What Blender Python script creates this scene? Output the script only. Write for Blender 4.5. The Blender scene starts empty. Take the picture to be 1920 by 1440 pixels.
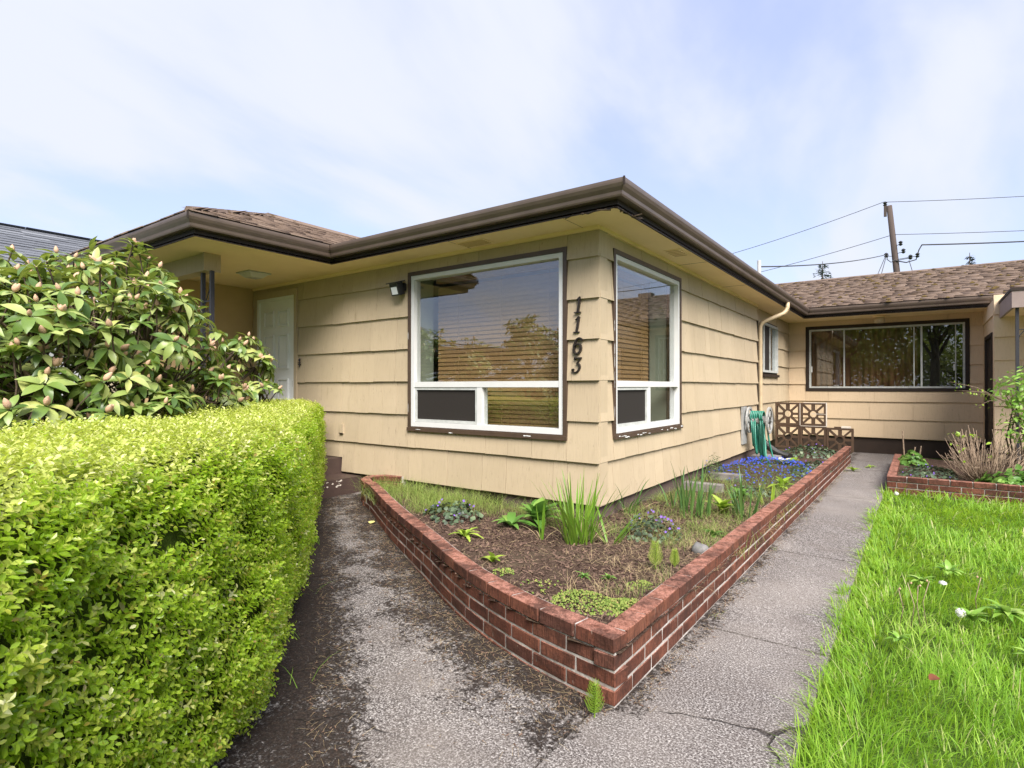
import bpy, math, numpy as np
from mathutils import Matrix, Vector
S = bpy.context.scene
C = bpy.context.collection
rad = math.radians
# ------------------------------------------------------------------ camera, sky, sun, exposure
YAW = rad(35.7)
CAM = np.array([2.188, -4.274, 1.304])
cd = bpy.data.cameras.new('camera'); cam = bpy.data.objects.new('camera', cd); C.objects.link(cam)
cd.sensor_width = 36; cd.lens = 1062 * 36 / 1920; cd.clip_start = 0.02; cd.clip_end = 3000
cam.location = CAM; cam.rotation_euler = (rad(90.27), 0, YAW); S.camera = cam
SUN_EL, SUN_AZ = rad(47), rad(131)          # azimuth clockwise from +Y
w = bpy.data.worlds.new('World'); S.world = w; w.use_nodes = True
nt = w.node_tree; nt.nodes.clear()
def N(t, **k):
    n = nt.nodes.new(t)
    for a, b in k.items(): setattr(n, a, b)
    return n
sky = N('ShaderNodeTexSky', sky_type='NISHITA', sun_disc=False, sun_elevation=SUN_EL, sun_rotation=SUN_AZ)
sky.air_density = 1.0; sky.dust_density = 2.0; sky.ozone_density = 1.0
tc = N('ShaderNodeTexCoord'); sep = N('ShaderNodeSeparateXYZ'); nt.links.new(tc.outputs['Generated'], sep.inputs[0])
zz = N('ShaderNodeMath', operation='MAXIMUM'); nt.links.new(sep.outputs['Z'], zz.inputs[0]); zz.inputs[1].default_value = 0.0
za = N('ShaderNodeMath', operation='ADD'); nt.links.new(zz.outputs[0], za.inputs[0]); za.inputs[1].default_value = 0.30
dv = N('ShaderNodeVectorMath', operation='DIVIDE'); cb = N('ShaderNodeCombineXYZ')
for i in range(3): nt.links.new(za.outputs[0], cb.inputs[i])
nt.links.new(tc.outputs['Generated'], dv.inputs[0]); nt.links.new(cb.outputs[0], dv.inputs[1])
n1 = N('ShaderNodeTexNoise'); n1.inputs['Scale'].default_value = 1.7; n1.inputs['Detail'].default_value = 6; n1.inputs['Roughness'].default_value = 0.5; n1.inputs['Distortion'].default_value = 0.35
st = N('ShaderNodeVectorMath', operation='MULTIPLY'); st.inputs[1].default_value = (1.05, .55, 0.0); nt.links.new(dv.outputs[0], st.inputs[0])
nt.links.new(st.outputs[0], n1.inputs['Vector'])
cr = N('ShaderNodeValToRGB'); cr.color_ramp.interpolation = 'EASE'
cr.color_ramp.elements[0].position = 0.40; cr.color_ramp.elements[0].color = (0.10, 0.10, 0.10, 1)
cr.color_ramp.elements[1].position = 0.62; cr.color_ramp.elements[1].color = (0.97, 0.97, 0.97, 1)
nt.links.new(n1.outputs['Fac'], cr.inputs[0])
mx = N('ShaderNodeMix', data_type='RGBA'); nt.links.new(cr.outputs[0], mx.inputs[0])
bl = N('ShaderNodeMix', data_type='RGBA', blend_type='ADD'); bl.inputs[0].default_value = 1.0
nt.links.new(sky.outputs[0], bl.inputs[6]); bl.inputs[7].default_value = (.3, .2, .4, 1)
ms = N('ShaderNodeMix', data_type='RGBA'); ms.inputs[0].default_value = .62; nt.links.new(bl.outputs[2], ms.inputs[6]); ms.inputs[7].default_value = (1.66, 1.90, 2.85, 1)
nt.links.new(ms.outputs[2], mx.inputs[6]); mx.inputs[7].default_value = (2.62, 2.74, 3.1, 1)
bg = N('ShaderNodeBackground'); bg.inputs['Strength'].default_value = 0.05
nt.links.new(mx.outputs[2], bg.inputs[0])
ow = N('ShaderNodeOutputWorld'); nt.links.new(bg.outputs[0], ow.inputs[0])
sl = bpy.data.lights.new('sun', 'SUN'); sl.energy = 1.5; sl.angle = rad(38); sl.color = (1, 0.95, 0.87)
sun = bpy.data.objects.new('sun', sl); C.objects.link(sun)
sdir = Vector((math.sin(SUN_AZ) * math.cos(SUN_EL), math.cos(SUN_AZ) * math.cos(SUN_EL), math.sin(SUN_EL)))
sun.rotation_euler = sdir.to_track_quat('Z', 'Y').to_euler(); sun.location = (4, -8, 12)
S.view_settings.view_transform = 'Standard'; S.view_settings.look = 'None'; S.view_settings.gamma = 1
S.view_settings.exposure = 2.74
S.cycles.use_denoising = True; S.cycles.max_bounces = 8; S.cycles.diffuse_bounces = 5; S.cycles.glossy_bounces = 3; S.cycles.transmission_bounces = 3; S.cycles.transparent_max_bounces = 10
S.render.resolution_x, S.render.resolution_y = 1024, 768
# ------------------------------------------------------------------ materials
def material(name):
    m = bpy.data.materials.new(name); m.use_nodes = True; t = m.node_tree; t.nodes.clear(); return m, t
def link(t, a, b): t.links.new(a, b)
def vnoise(t, pos, scale, detail=5, rough=.55, stretch=None, dist=0):
    v = pos
    if stretch:
        mp = t.nodes.new('ShaderNodeVectorMath'); mp.operation = 'MULTIPLY'; mp.inputs[1].default_value = stretch
        link(t, pos, mp.inputs[0]); v = mp.outputs[0]
    n = t.nodes.new('ShaderNodeTexNoise'); n.inputs['Scale'].default_value = scale; n.inputs['Detail'].default_value = detail
    n.inputs['Roughness'].default_value = rough; n.inputs['Distortion'].default_value = dist
    link(t, v, n.inputs['Vector']); return n.outputs['Fac']
def ramp(t, fac, stops):
    r = t.nodes.new('ShaderNodeValToRGB'); e = r.color_ramp.elements
    e[0].position, e[0].color = stops[0][0], (*stops[0][1], 1); e[1].position, e[1].color = stops[-1][0], (*stops[-1][1], 1)
    for p, c in stops[1:-1]:
        x = e.new(p); x.color = (*c, 1)
    link(t, fac, r.inputs[0]); return r.outputs[0]
def mixc(t, fac, a, b, mode='MIX'):
    m = t.nodes.new('ShaderNodeMix'); m.data_type = 'RGBA'; m.blend_type = mode
    for k, v in ((0, fac), (6, a), (7, b)):
        if isinstance(v, (int, float)): m.inputs[k].default_value = v
        elif isinstance(v, tuple): m.inputs[k].default_value = (*v, 1)
        else: link(t, v, m.inputs[k])
    return m.outputs[2]
def math_(t, op, a, b=0.0, clamp=False):
    m = t.nodes.new('ShaderNodeMath'); m.operation = op; m.use_clamp = clamp
    for k, v in ((0, a), (1, b)):
        if isinstance(v, (int, float)): m.inputs[k].default_value = v
        else: link(t, v, m.inputs[k])
    return m.outputs[0]
def thr(t, fac, lo, hi):
    m = t.nodes.new('ShaderNodeMapRange'); m.interpolation_type = 'SMOOTHSTEP'
    m.inputs[1].default_value = lo; m.inputs[2].default_value = hi; link(t, fac, m.inputs[0]); return m.outputs[0]
def finish(t, col, rough=.7, spec=.3, height=None, hdist=.004, hstr=.6, metal=0.0, trans=0.0, transcol=None):
    p = t.nodes.new('ShaderNodeBsdfPrincipled')
    if isinstance(col, tuple): p.inputs['Base Color'].default_value = (*col, 1)
    else: link(t, col, p.inputs['Base Color'])
    if isinstance(rough, (int, float)): p.inputs['Roughness'].default_value = rough
    else: link(t, rough, p.inputs['Roughness'])
    p.inputs['Specular IOR Level'].default_value = spec; p.inputs['Metallic'].default_value = metal
    if height is not None:
        b = t.nodes.new('ShaderNodeBump'); b.inputs['Distance'].default_value = hdist; b.inputs['Strength'].default_value = hstr
        link(t, height, b.inputs['Height']); link(t, b.outputs[0], p.inputs['Normal'])
    o = t.nodes.new('ShaderNodeOutputMaterial'); out = p.outputs[0]
    if trans:
        tr = t.nodes.new('ShaderNodeBsdfTranslucent')
        if transcol is None: transcol = col
        if isinstance(transcol, tuple): tr.inputs[0].default_value = (*transcol, 1)
        else: link(t, transcol, tr.inputs[0])
        mm = t.nodes.new('ShaderNodeMixShader'); mm.inputs[0].default_value = trans
        link(t, out, mm.inputs[1]); link(t, tr.outputs[0], mm.inputs[2]); out = mm.outputs[0]
    link(t, out, o.inputs[0])
def geo(t): return t.nodes.new('ShaderNodeNewGeometry').outputs['Position']
def orand(t): return t.nodes.new('ShaderNodeObjectInfo').outputs['Random']
def plain(name, c1, c2=None, scale=6, rough=.7, spec=.3, bump=.3, bdist=.003, bscale=60, stretch=None, metal=0, rnd=0.0):
    m, t = material(name); p = geo(t)
    c2 = c2 or tuple(x * .75 for x in c1)
    col = ramp(t, vnoise(t, p, scale, 6, .6, stretch), [(.3, c2), (.7, c1)])
    if rnd:
        k = math_(t, 'ADD', math_(t, 'MULTIPLY', orand(t), 2 * rnd), 1 - rnd)
        hs = t.nodes.new('ShaderNodeHueSaturation'); link(t, col, hs.inputs['Color']); link(t, k, hs.inputs['Value']); col = hs.outputs[0]
    finish(t, col, rough, spec, vnoise(t, p, bscale, 4, .6, stretch) if bump else None, bdist, bump, metal); return m
def siding_mat(name, c1, c2, stain):
    m, t = material(name); p = geo(t)
    big = vnoise(t, p, 1.1, 4, .6)
    col = ramp(t, big, [(.3, c2), (.65, c1)])
    fine = vnoise(t, p, 90, 3, .6, (1, 1, .02))            # vertical combed striations
    col = mixc(t, math_(t, 'MULTIPLY', thr(t, fine, .50, .72), .24), col, tuple(x * .55 for x in c1))
    streak = vnoise(t, p, 14, 5, .7, (1, 1, .09))
    patch = vnoise(t, p, 2.3, 3, .6)
    sm = math_(t, 'MULTIPLY', thr(t, streak, .56, .74), thr(t, patch, .47, .66))
    col = mixc(t, math_(t, 'MULTIPLY', sm, .7), col, stain)
    spl = vnoise(t, p, 130, 2, .7, (1, 1, .05))
    col = mixc(t, math_(t, 'MULTIPLY', math_(t, 'MULTIPLY', thr(t, spl, .67, .72), thr(t, patch, .40, .56)), .75), col, tuple(x * .4 for x in stain))
    r = orand(t); hs = t.nodes.new('ShaderNodeHueSaturation'); link(t, col, hs.inputs['Color'])
    link(t, math_(t, 'ADD', math_(t, 'MULTIPLY', r, .09), .955), hs.inputs['Value'])
    finish(t, hs.outputs[0], .62, .3, fine, .004, .5); return m
M = {}
M['siding'] = siding_mat('cream_painted_shake', (.43, .345, .240), (.39, .31, .21), (.24, .18, .11))
M['siding_back'] = siding_mat('cream_shake_shade_lift', (.60, .46, .315), (.56, .425, .285), (.39, .29, .18))  # same cream paint, colour raised to offset the shade on the back walls
M['soffit'] = plain('soffit_paint', (.84, .65, .40), (.76, .58, .345), 2.2, .7, .2, .15)
M['stucco'] = plain('tan_plaster', (.50, .35, .19), (.43, .30, .16), 2.5, .8, .2, .3)
M['brown_trim'] = plain('brown_trim_paint', (.075, .048, .033), (.055, .036, .026), 12, .45, .4, .2)
M['gutter'] = plain('brown_gutter_enamel', (.115, .084, .067), (.085, .062, .05), 5, .38, .5, .08)
M['fascia'] = plain('dark_brown_fascia', (.030, .019, .014), (.02, .013, .010), 8, .6, .3, .2)
M['white'] = plain('white_vinyl', (.60, .60, .60), (.55, .55, .55), 4, .35, .5, .03)
M['door'] = plain('white_door_paint', (.72, .73, .73), (.66, .67, .67), 4, .45, .4, .05)
M['alu'] = plain('weathered_aluminium', (.50, .51, .50), (.36, .37, .36), 14, .42, .5, .2)
M['screen'] = plain('insect_screen', (.030, .026, .024), (.022, .019, .017), 200, .8, .15, .4, .001, 900)
M['jamb'] = plain('sage_jamb_paint', (.36, .38, .29), (.30, .32, .25), 4, .6, .3, .1)
M['blind'] = plain('brown_wood_slat', (.36, .21, .09), (.27, .155, .066), 20, .5, .4, .2, stretch=(1, 1, 6), rnd=.12)
M['dark'] = plain('dark_interior', (.035, .026, .02), (.025, .02, .016), 3, .8, .2, .1)
M['reflection_cloth'] = plain('rust_reflection_cloth', (.22, .11, .055), (.15, .075, .04), 9, .85, .1, .5, .01, 12, (1, 1, .05))  # brown that imitates the siding mirrored in the back window
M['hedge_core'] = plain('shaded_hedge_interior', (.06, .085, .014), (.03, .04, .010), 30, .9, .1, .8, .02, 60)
M['found'] = plain('mauve_brown_foundation', (.125, .092, .080), (.085, .062, .054), 5, .85, .2, .5, .004, 40)
M['found_back'] = plain('dark_brown_foundation', (.045, .029, .022), (.033, .022, .017), 5, .6, .3, .2)
M['step'] = plain('brown_painted_concrete', (.075, .048, .040), (.048, .031, .027), 5, .55, .35, .5, .004, 40)
M['iron'] = plain('black_iron', (.030, .028, .036), (.02, .02, .026), 20, .45, .5, .3)
M['black'] = plain('black_plastic', (.018, .017, .017), (.012, .012, .012), 20, .4, .5, .1)
M['digit'] = plain('dark_bronze_metal', (.045, .035, .030), (.025, .02, .018), 60, .38, .5, .2, metal=.4)
M['grey_plastic'] = plain('weathered_grey_plastic', (.34, .34, .34), (.20, .20, .20), 18, .5, .4, .1)
M['hose'] = plain('teal_hose_rubber', (.030, .20, .145), (.022, .15, .11), 12, .35, .5, .1)
M['pipe'] = plain('cream_pipe_paint', (.46, .36, .235), (.38, .29, .185), 9, .4, .4, .1)
M['block'] = plain('brown_painted_block', (.080, .049, .031), (.058, .036, .023), 8, .75, .2, .4, .003, 70)
M['chip'] = plain('chipped_raw_concrete', (.62, .56, .49), (.45, .40, .35), 15, .9, .1, .5)
M['mortar'] = plain('pale_mortar', (.52, .48, .455), (.17, .145, .13), 7, .9, .1, .7, .006, 60)
M['concrete_grey'] = plain('grey_concrete', (.22, .20, .19), (.12, .11, .10), 9, .9, .1, .6, .004, 60)
M['stone'] = plain('grey_stone', (.20, .19, .19), (.11, .11, .11), 30, .85, .2, .5)
M['wood_grey'] = plain('weathered_pole_wood', (.085, .065, .057), (.045, .034, .03), 6, .85, .2, .5, .01, 12, (1, 1, .1))
M['bark'] = plain('grey_brown_bark', (.13, .095, .07), (.065, .047, .036), 18, .9, .1, .8, .006, 40)
M['dry_stem'] = plain('dry_tan_stem', (.36, .27, .20), (.13, .088, .06), 30, .8, .2, .3)
M['straw'] = plain('dry_straw', (.47, .37, .22), (.30, .22, .12), 20, .85, .1, 0)
M['chips'] = plain('bark_chip', (.18, .118, .09), (.046, .028, .022), 14, .9, .1, .5)
M['wire'] = plain('black_wire', (.05, .05, .055), (.04, .04, .045), 3, .6, .2, 0)
M['lamp_glass'] = plain('frosted_lamp_glass', (.55, .54, .50), (.5, .49, .45), 5, .25, .5, 0)
M['led'] = plain('white_led_panel', (.72, .74, .78), (.6, .62, .66), 90, .2, .6, 0)
M['wallgrey'] = plain('neighbour_wall_paint', (.45, .45, .46), (.4, .4, .41), 3, .8)
M['bud'] = plain('pinkish_tan_bud', (.52, .36, .25), (.40, .23, .15), 160, .7, .2, .6, .004, 200)
M['seed'] = plain('white_seed_fluff', (.78, .78, .74), (.65, .65, .6), 300, .9, .1, .5, .003, 400)
M['flower_purple'] = plain('violet_petal', (.24, .13, .55), (.17, .08, .42), 60, .6, .2, 0)
M['flower_blue'] = plain('gentian_blue_petal', (.035, .075, .46), (.02, .045, .30), 60, .55, .2, 0)
M['rust_leaf'] = plain('dead_brown_leaf', (.15, .05, .022), (.09, .032, .016), 40, .7, .2, .2)
M['yellow_leaf'] = plain('fallen_yellow_leaf', (.55, .50, .20), (.45, .40, .14), 40, .7, .2, .2)
M['moss_clump'] = plain('brown_green_moss', (.12, .085, .03), (.055, .038, .018), 12, .95, .05, .8, .01, 40)
M['flash'] = plain('white_flashing', (.75, .75, .75), (.68, .68, .68), 5, .4, .5, 0)
M['mauve'] = plain('mauve_porch_fascia', (.27, .21, .195), (.22, .17, .155), 5, .6, .3, .2)
def glass_mat():
    m, t = material('window_glass')
    g = t.nodes.new('ShaderNodeNewGeometry'); dt = t.nodes.new('ShaderNodeVectorMath'); dt.operation = 'DOT_PRODUCT'
    link(t, g.outputs['Incoming'], dt.inputs[0]); link(t, g.outputs['Normal'], dt.inputs[1])
    k = math_(t, 'POWER', math_(t, 'SUBTRACT', 1.0, math_(t, 'ABSOLUTE', dt.outputs['Value'])), 5.0)
    fac = math_(t, 'ADD', math_(t, 'MULTIPLY', k, .9), .095)          # two coated surfaces per pane
    gl = t.nodes.new('ShaderNodeBsdfGlossy'); gl.inputs['Roughness'].default_value = 0.0; gl.inputs[0].default_value = (.95, .96, 1, 1)
    bp = t.nodes.new('ShaderNodeBump'); bp.inputs['Distance'].default_value = .002; bp.inputs['Strength'].default_value = .12
    link(t, vnoise(t, geo(t), 2.2, 1, .4), bp.inputs['Height']); link(t, bp.outputs[0], gl.inputs['Normal'])
    tr = t.nodes.new('ShaderNodeBsdfTransparent'); tr.inputs[0].default_value = (.93, .95, .94, 1)
    mm = t.nodes.new('ShaderNodeMixShader'); link(t, fac, mm.inputs[0]); link(t, tr.outputs[0], mm.inputs[1]); link(t, gl.outputs[0], mm.inputs[2])
    o = t.nodes.new('ShaderNodeOutputMaterial'); link(t, mm.outputs[0], o.inputs[0]); return m
M['glass'] = glass_mat()
def brick_mat():
    m, t = material('red_wirecut_brick'); p = geo(t); r = orand(t)
    base = ramp(t, r, [(0, (.092, .034, .022)), (.3, (.135, .048, .030)), (.6, (.175, .068, .042)), (.85, (.115, .048, .033)), (1, (.075, .034, .026))])
    n = vnoise(t, p, 7, 6, .65)
    col = mixc(t, math_(t, 'MULTIPLY', thr(t, n, .35, .7), .55), base, (.075, .024, .017))
    gn = t.nodes.new('ShaderNodeNewGeometry'); sp = t.nodes.new('ShaderNodeSeparateXYZ'); link(t, gn.outputs['Normal'], sp.inputs[0])
    # pale patches on upward faces, specks of efflorescence, black algae low down
    sc = vnoise(t, p, 26, 4, .7)
    col = mixc(t, math_(t, 'MULTIPLY', math_(t, 'MULTIPLY', thr(t, sp.outputs['Z'], .6, .95), thr(t, sc, .30, .62)), .75), col, (.42, .20, .15))
    w1 = vnoise(t, p, 75, 2, .5, (1, 1, .25))
    col = mixc(t, math_(t, 'MULTIPLY', thr(t, w1, .69, .75), .5), col, (.42, .34, .29))
    al = math_(t, 'MULTIPLY', thr(t, vnoise(t, p, 5, 6, .75), .45, .62), .75)
    col = mixc(t, al, col, (.040, .019, .014))
    wire = vnoise(t, p, 150, 3, .6, (1, 1, .10))
    col = mixc(t, math_(t, 'MULTIPLY', thr(t, wire, .48, .64), .65), col, (.045, .018, .013))
    h = math_(t, 'ADD', wire, math_(t, 'MULTIPLY', vnoise(t, p, 30, 5, .7), 1.3))
    finish(t, col, .86, .2, h, .006, .8); return m
M['brick'] = brick_mat()
def path_mat():
    m, t = material('aged_exposed_concrete'); p = geo(t)
    agg = vnoise(t, p, 120, 4, .75); agg2 = vnoise(t, p, 52, 4, .6); med = vnoise(t, p, 3.0, 6, .65); big = vnoise(t, p, .9, 4, .6)
    col = ramp(t, agg, [(.36, (.022, .018, .017)), (.45, (.075, .064, .061)), (.53, (.18, .162, .155)), (.60, (.36, .335, .325)), (.68, (.52, .49, .475))])
    col = mixc(t, math_(t, 'MULTIPLY', thr(t, agg2, .50, .66), .55), col, (.075, .06, .056))
    col = mixc(t, math_(t, 'MULTIPLY', thr(t, med, .42, .62), .35), col, (.125, .105, .095))
    col = mixc(t, math_(t, 'MULTIPLY', thr(t, big, .45, .7), .25), col, (.36, .32, .29))
    at = t.nodes.new('ShaderNodeAttribute'); at.attribute_name = 'dirt'
    d = math_(t, 'ADD', at.outputs['Fac'], math_(t, 'MULTIPLY', math_(t, 'SUBTRACT', vnoise(t, p, 4.2, 7, .75), .5), 2.1))
    d = math_(t, 'ADD', d, math_(t, 'MULTIPLY', math_(t, 'SUBTRACT', vnoise(t, p, 45, 5, .75), .5), 2.0))
    dm = thr(t, d, .47, .80)
    soil = ramp(t, vnoise(t, p, 55, 5, .7), [(.35, (.006, .004, .003)), (.58, (.022, .013, .009)), (.72, (.07, .05, .036)), (.82, (.16, .13, .10))])
    col = mixc(t, math_(t, 'MULTIPLY', dm, .92), col, soil)
    vo = t.nodes.new('ShaderNodeTexVoronoi'); vo.feature = 'DISTANCE_TO_EDGE'; vo.inputs['Scale'].default_value = .75
    wv = t.nodes.new('ShaderNodeVectorMath'); wv.operation = 'ADD'; nn = t.nodes.new('ShaderNodeTexNoise'); nn.inputs['Scale'].default_value = 3; nn.inputs['Detail'].default_value = 5
    link(t, p, nn.inputs['Vector']); sc_ = t.nodes.new('ShaderNodeVectorMath'); sc_.operation = 'SCALE'; sc_.inputs['Scale'].default_value = .35; link(t, nn.outputs['Color'], sc_.inputs[0])
    link(t, p, wv.inputs[0]); link(t, sc_.outputs[0], wv.inputs[1]); link(t, wv.outputs[0], vo.inputs['Vector'])
    ck = math_(t, 'SUBTRACT', 1.0, thr(t, vo.outputs['Distance'], .002, .007)); ck = math_(t, 'MULTIPLY', ck, thr(t, vnoise(t, p, 1.3, 3, .6), .53, .60))
    col = mixc(t, math_(t, 'MULTIPLY', ck, .8), col, (.02, .015, .012))
    h = math_(t, 'SUBTRACT', math_(t, 'ADD', math_(t, 'MULTIPLY', agg, 1.0), math_(t, 'MULTIPLY', dm, 1.2)), math_(t, 'MULTIPLY', ck, 2.0))
    finish(t, col, .9, .2, h, .006, .8); return m
M['path'] = path_mat()
def soil_mat():
    m, t = material('bark_mulch_soil'); p = geo(t)
    a = vnoise(t, p, 60, 6, .75); b = vnoise(t, p, 2.5, 4, .6)
    col = ramp(t, a, [(.3, (.018, .011, .008)), (.5, (.062, .038, .029)), (.63, (.125, .083, .065)), (.8, (.27, .21, .175))])
    col = mixc(t, math_(t, 'MULTIPLY', thr(t, b, .45, .7), .4), col, (.12, .095, .062))
    finish(t, col, .95, .1, a, .02, 1.0); return m
M['soil'] = soil_mat()
def ground_mat():
    m, t = material('lawn_ground'); p = geo(t)
    col = ramp(t, vnoise(t, p, 8, 6, .7), [(.3, (.035, .06, .010)), (.55, (.07, .125, .018)), (.75, (.11, .16, .035))])
    finish(t, col, .95, .1, vnoise(t, p, 40, 5, .7), .03, .8); return m
M['ground'] = ground_mat()
def roof_mat(name, stops, mossc, mosst):
    m, t = material(name); p = geo(t)
    at = t.nodes.new('ShaderNodeAttribute'); at.attribute_name = 'rnd'
    r = math_(t, 'FRACT', math_(t, 'ADD', at.outputs['Fac'], orand(t)))
    col = ramp(t, r, stops)
    col = mixc(t, .45, col, ramp(t, vnoise(t, p, 120, 3, .7), [(.3, tuple(x * .5 for x in stops[0][1])), (.7, tuple(min(1, x * 1.3) for x in stops[-1][1]))]))
    if mosst: col = mixc(t, math_(t, 'MULTIPLY', thr(t, vnoise(t, p, 4.5, 6, .75), mosst, mosst + .1), .85), col, mossc)
    finish(t, col, .9, .15, vnoise(t, p, 220, 3, .6), .003, .8); return m
M['roof'] = roof_mat('brown_asphalt_shingle', [(0, (.098, .068, .054)), (.5, (.145, .104, .084)), (1, (.205, .155, .127))], (.060, .038, .017), .545)
M['roof_grey'] = roof_mat('slate_grey_shingle', [(0, (.055, .060, .075)), (.5, (.085, .092, .11)), (.85, (.12, .128, .15)), (1, (.21, .22, .245))], None, 0)
def leaf_mat(name, stops, rough=.45, spec=.4, trans=.3, tcol=None, obj=True):
    m, t = material(name)
    at = t.nodes.new('ShaderNodeAttribute'); at.attribute_name = 'rnd'
    r = math_(t, 'FRACT', math_(t, 'ADD', at.outputs['Fac'], orand(t))) if obj else at.outputs['Fac']
    col = ramp(t, r, stops)
    n = vnoise(t, geo(t), 55, 3, .6)
    col = mixc(t, math_(t, 'MULTIPLY', n, .35), col, tuple(x * .6 for x in stops[0][1]))
    finish(t, col, rough, spec, None, trans=trans, transcol=tcol or tuple(min(1, x * 1.25) for x in stops[len(stops) // 2][1])); return m
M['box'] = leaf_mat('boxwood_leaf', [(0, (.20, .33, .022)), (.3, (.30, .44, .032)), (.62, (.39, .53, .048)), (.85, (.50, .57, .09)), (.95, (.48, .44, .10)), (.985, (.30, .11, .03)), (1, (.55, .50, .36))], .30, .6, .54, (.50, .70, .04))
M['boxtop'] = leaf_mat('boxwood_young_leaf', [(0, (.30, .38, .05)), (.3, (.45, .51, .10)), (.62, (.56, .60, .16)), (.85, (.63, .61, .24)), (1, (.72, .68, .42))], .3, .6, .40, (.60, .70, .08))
M['rhodo'] = leaf_mat('rhododendron_leaf', [(0, (.05, .10, .024)), (.3, (.12, .20, .04)), (.55, (.23, .31, .075)), (.8, (.38, .44, .16)), (1, (.46, .47, .14))], .36, .5, .22, (.36, .44, .06))
M['grass'] = leaf_mat('grass_blade', [(0, (.085, .20, .016)), (.4, (.145, .31, .025)), (.75, (.215, .40, .04)), (.93, (.31, .46, .075)), (1, (.42, .42, .16))], .5, .3, .35, (.28, .52, .035))
M['weed'] = leaf_mat('weed_leaf', [(0, (.12, .20, .035)), (.5, (.20, .29, .06)), (.85, (.29, .34, .09)), (1, (.42, .39, .17))], .6, .3, .3)
M['iris'] = leaf_mat('iris_blade', [(0, (.10, .21, .02)), (.5, (.16, .30, .03)), (.85, (.23, .37, .045)), (1, (.31, .41, .07))], .4, .4, .28)
M['blueiris'] = leaf_mat('bluish_iris_blade', [(0, (.05, .12, .03)), (.5, (.09, .19, .045)), (1, (.18, .29, .075))], .45, .4, .28)
M['broad'] = leaf_mat('broad_garden_leaf', [(0, (.075, .18, .03)), (.5, (.13, .27, .045)), (1, (.22, .36, .07))], .45, .4, .28)
M['lime'] = leaf_mat('lime_green_leaf', [(0, (.20, .33, .03)), (.5, (.30, .44, .045)), (1, (.42, .52, .09))], .45, .4, .3)
M['violet'] = leaf_mat('violet_leaf', [(0, (.030, .042, .028)), (.4, (.055, .085, .045)), (.8, (.085, .13, .065)), (1, (.15, .20, .10))], .5, .4, .1)
M['litho'] = leaf_mat('lithodora_leaf', [(0, (.035, .065, .018)), (.6, (.07, .12, .03)), (1, (.13, .18, .06))], .6, .3, .15)
M['sedum'] = leaf_mat('sedum_leaf', [(0, (.09, .15, .025)), (.5, (.19, .26, .045)), (.85, (.28, .31, .08)), (1, (.33, .24, .10))], .6, .3, .2)
M['conifer'] = leaf_mat('conifer_needles', [(0, (.018, .032, .020)), (.6, (.035, .055, .032)), (1, (.06, .085, .05))], .7, .2, .1)
M['tree'] = leaf_mat('maple_leaf', [(0, (.10, .14, .02)), (.5, (.20, .25, .035)), (1, (.32, .34, .06))], .5, .3, .3)
M['shrub'] = leaf_mat('fresh_shrub_leaf', [(0, (.12, .26, .03)), (.5, (.20, .37, .05)), (.9, (.30, .46, .09)), (1, (.42, .52, .16))], .4, .4, .3)
M['variegated'] = leaf_mat('cream_hosta_leaf', [(0, (.62, .62, .40)), (1, (.75, .74, .52))], .4, .4, .2)
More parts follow.
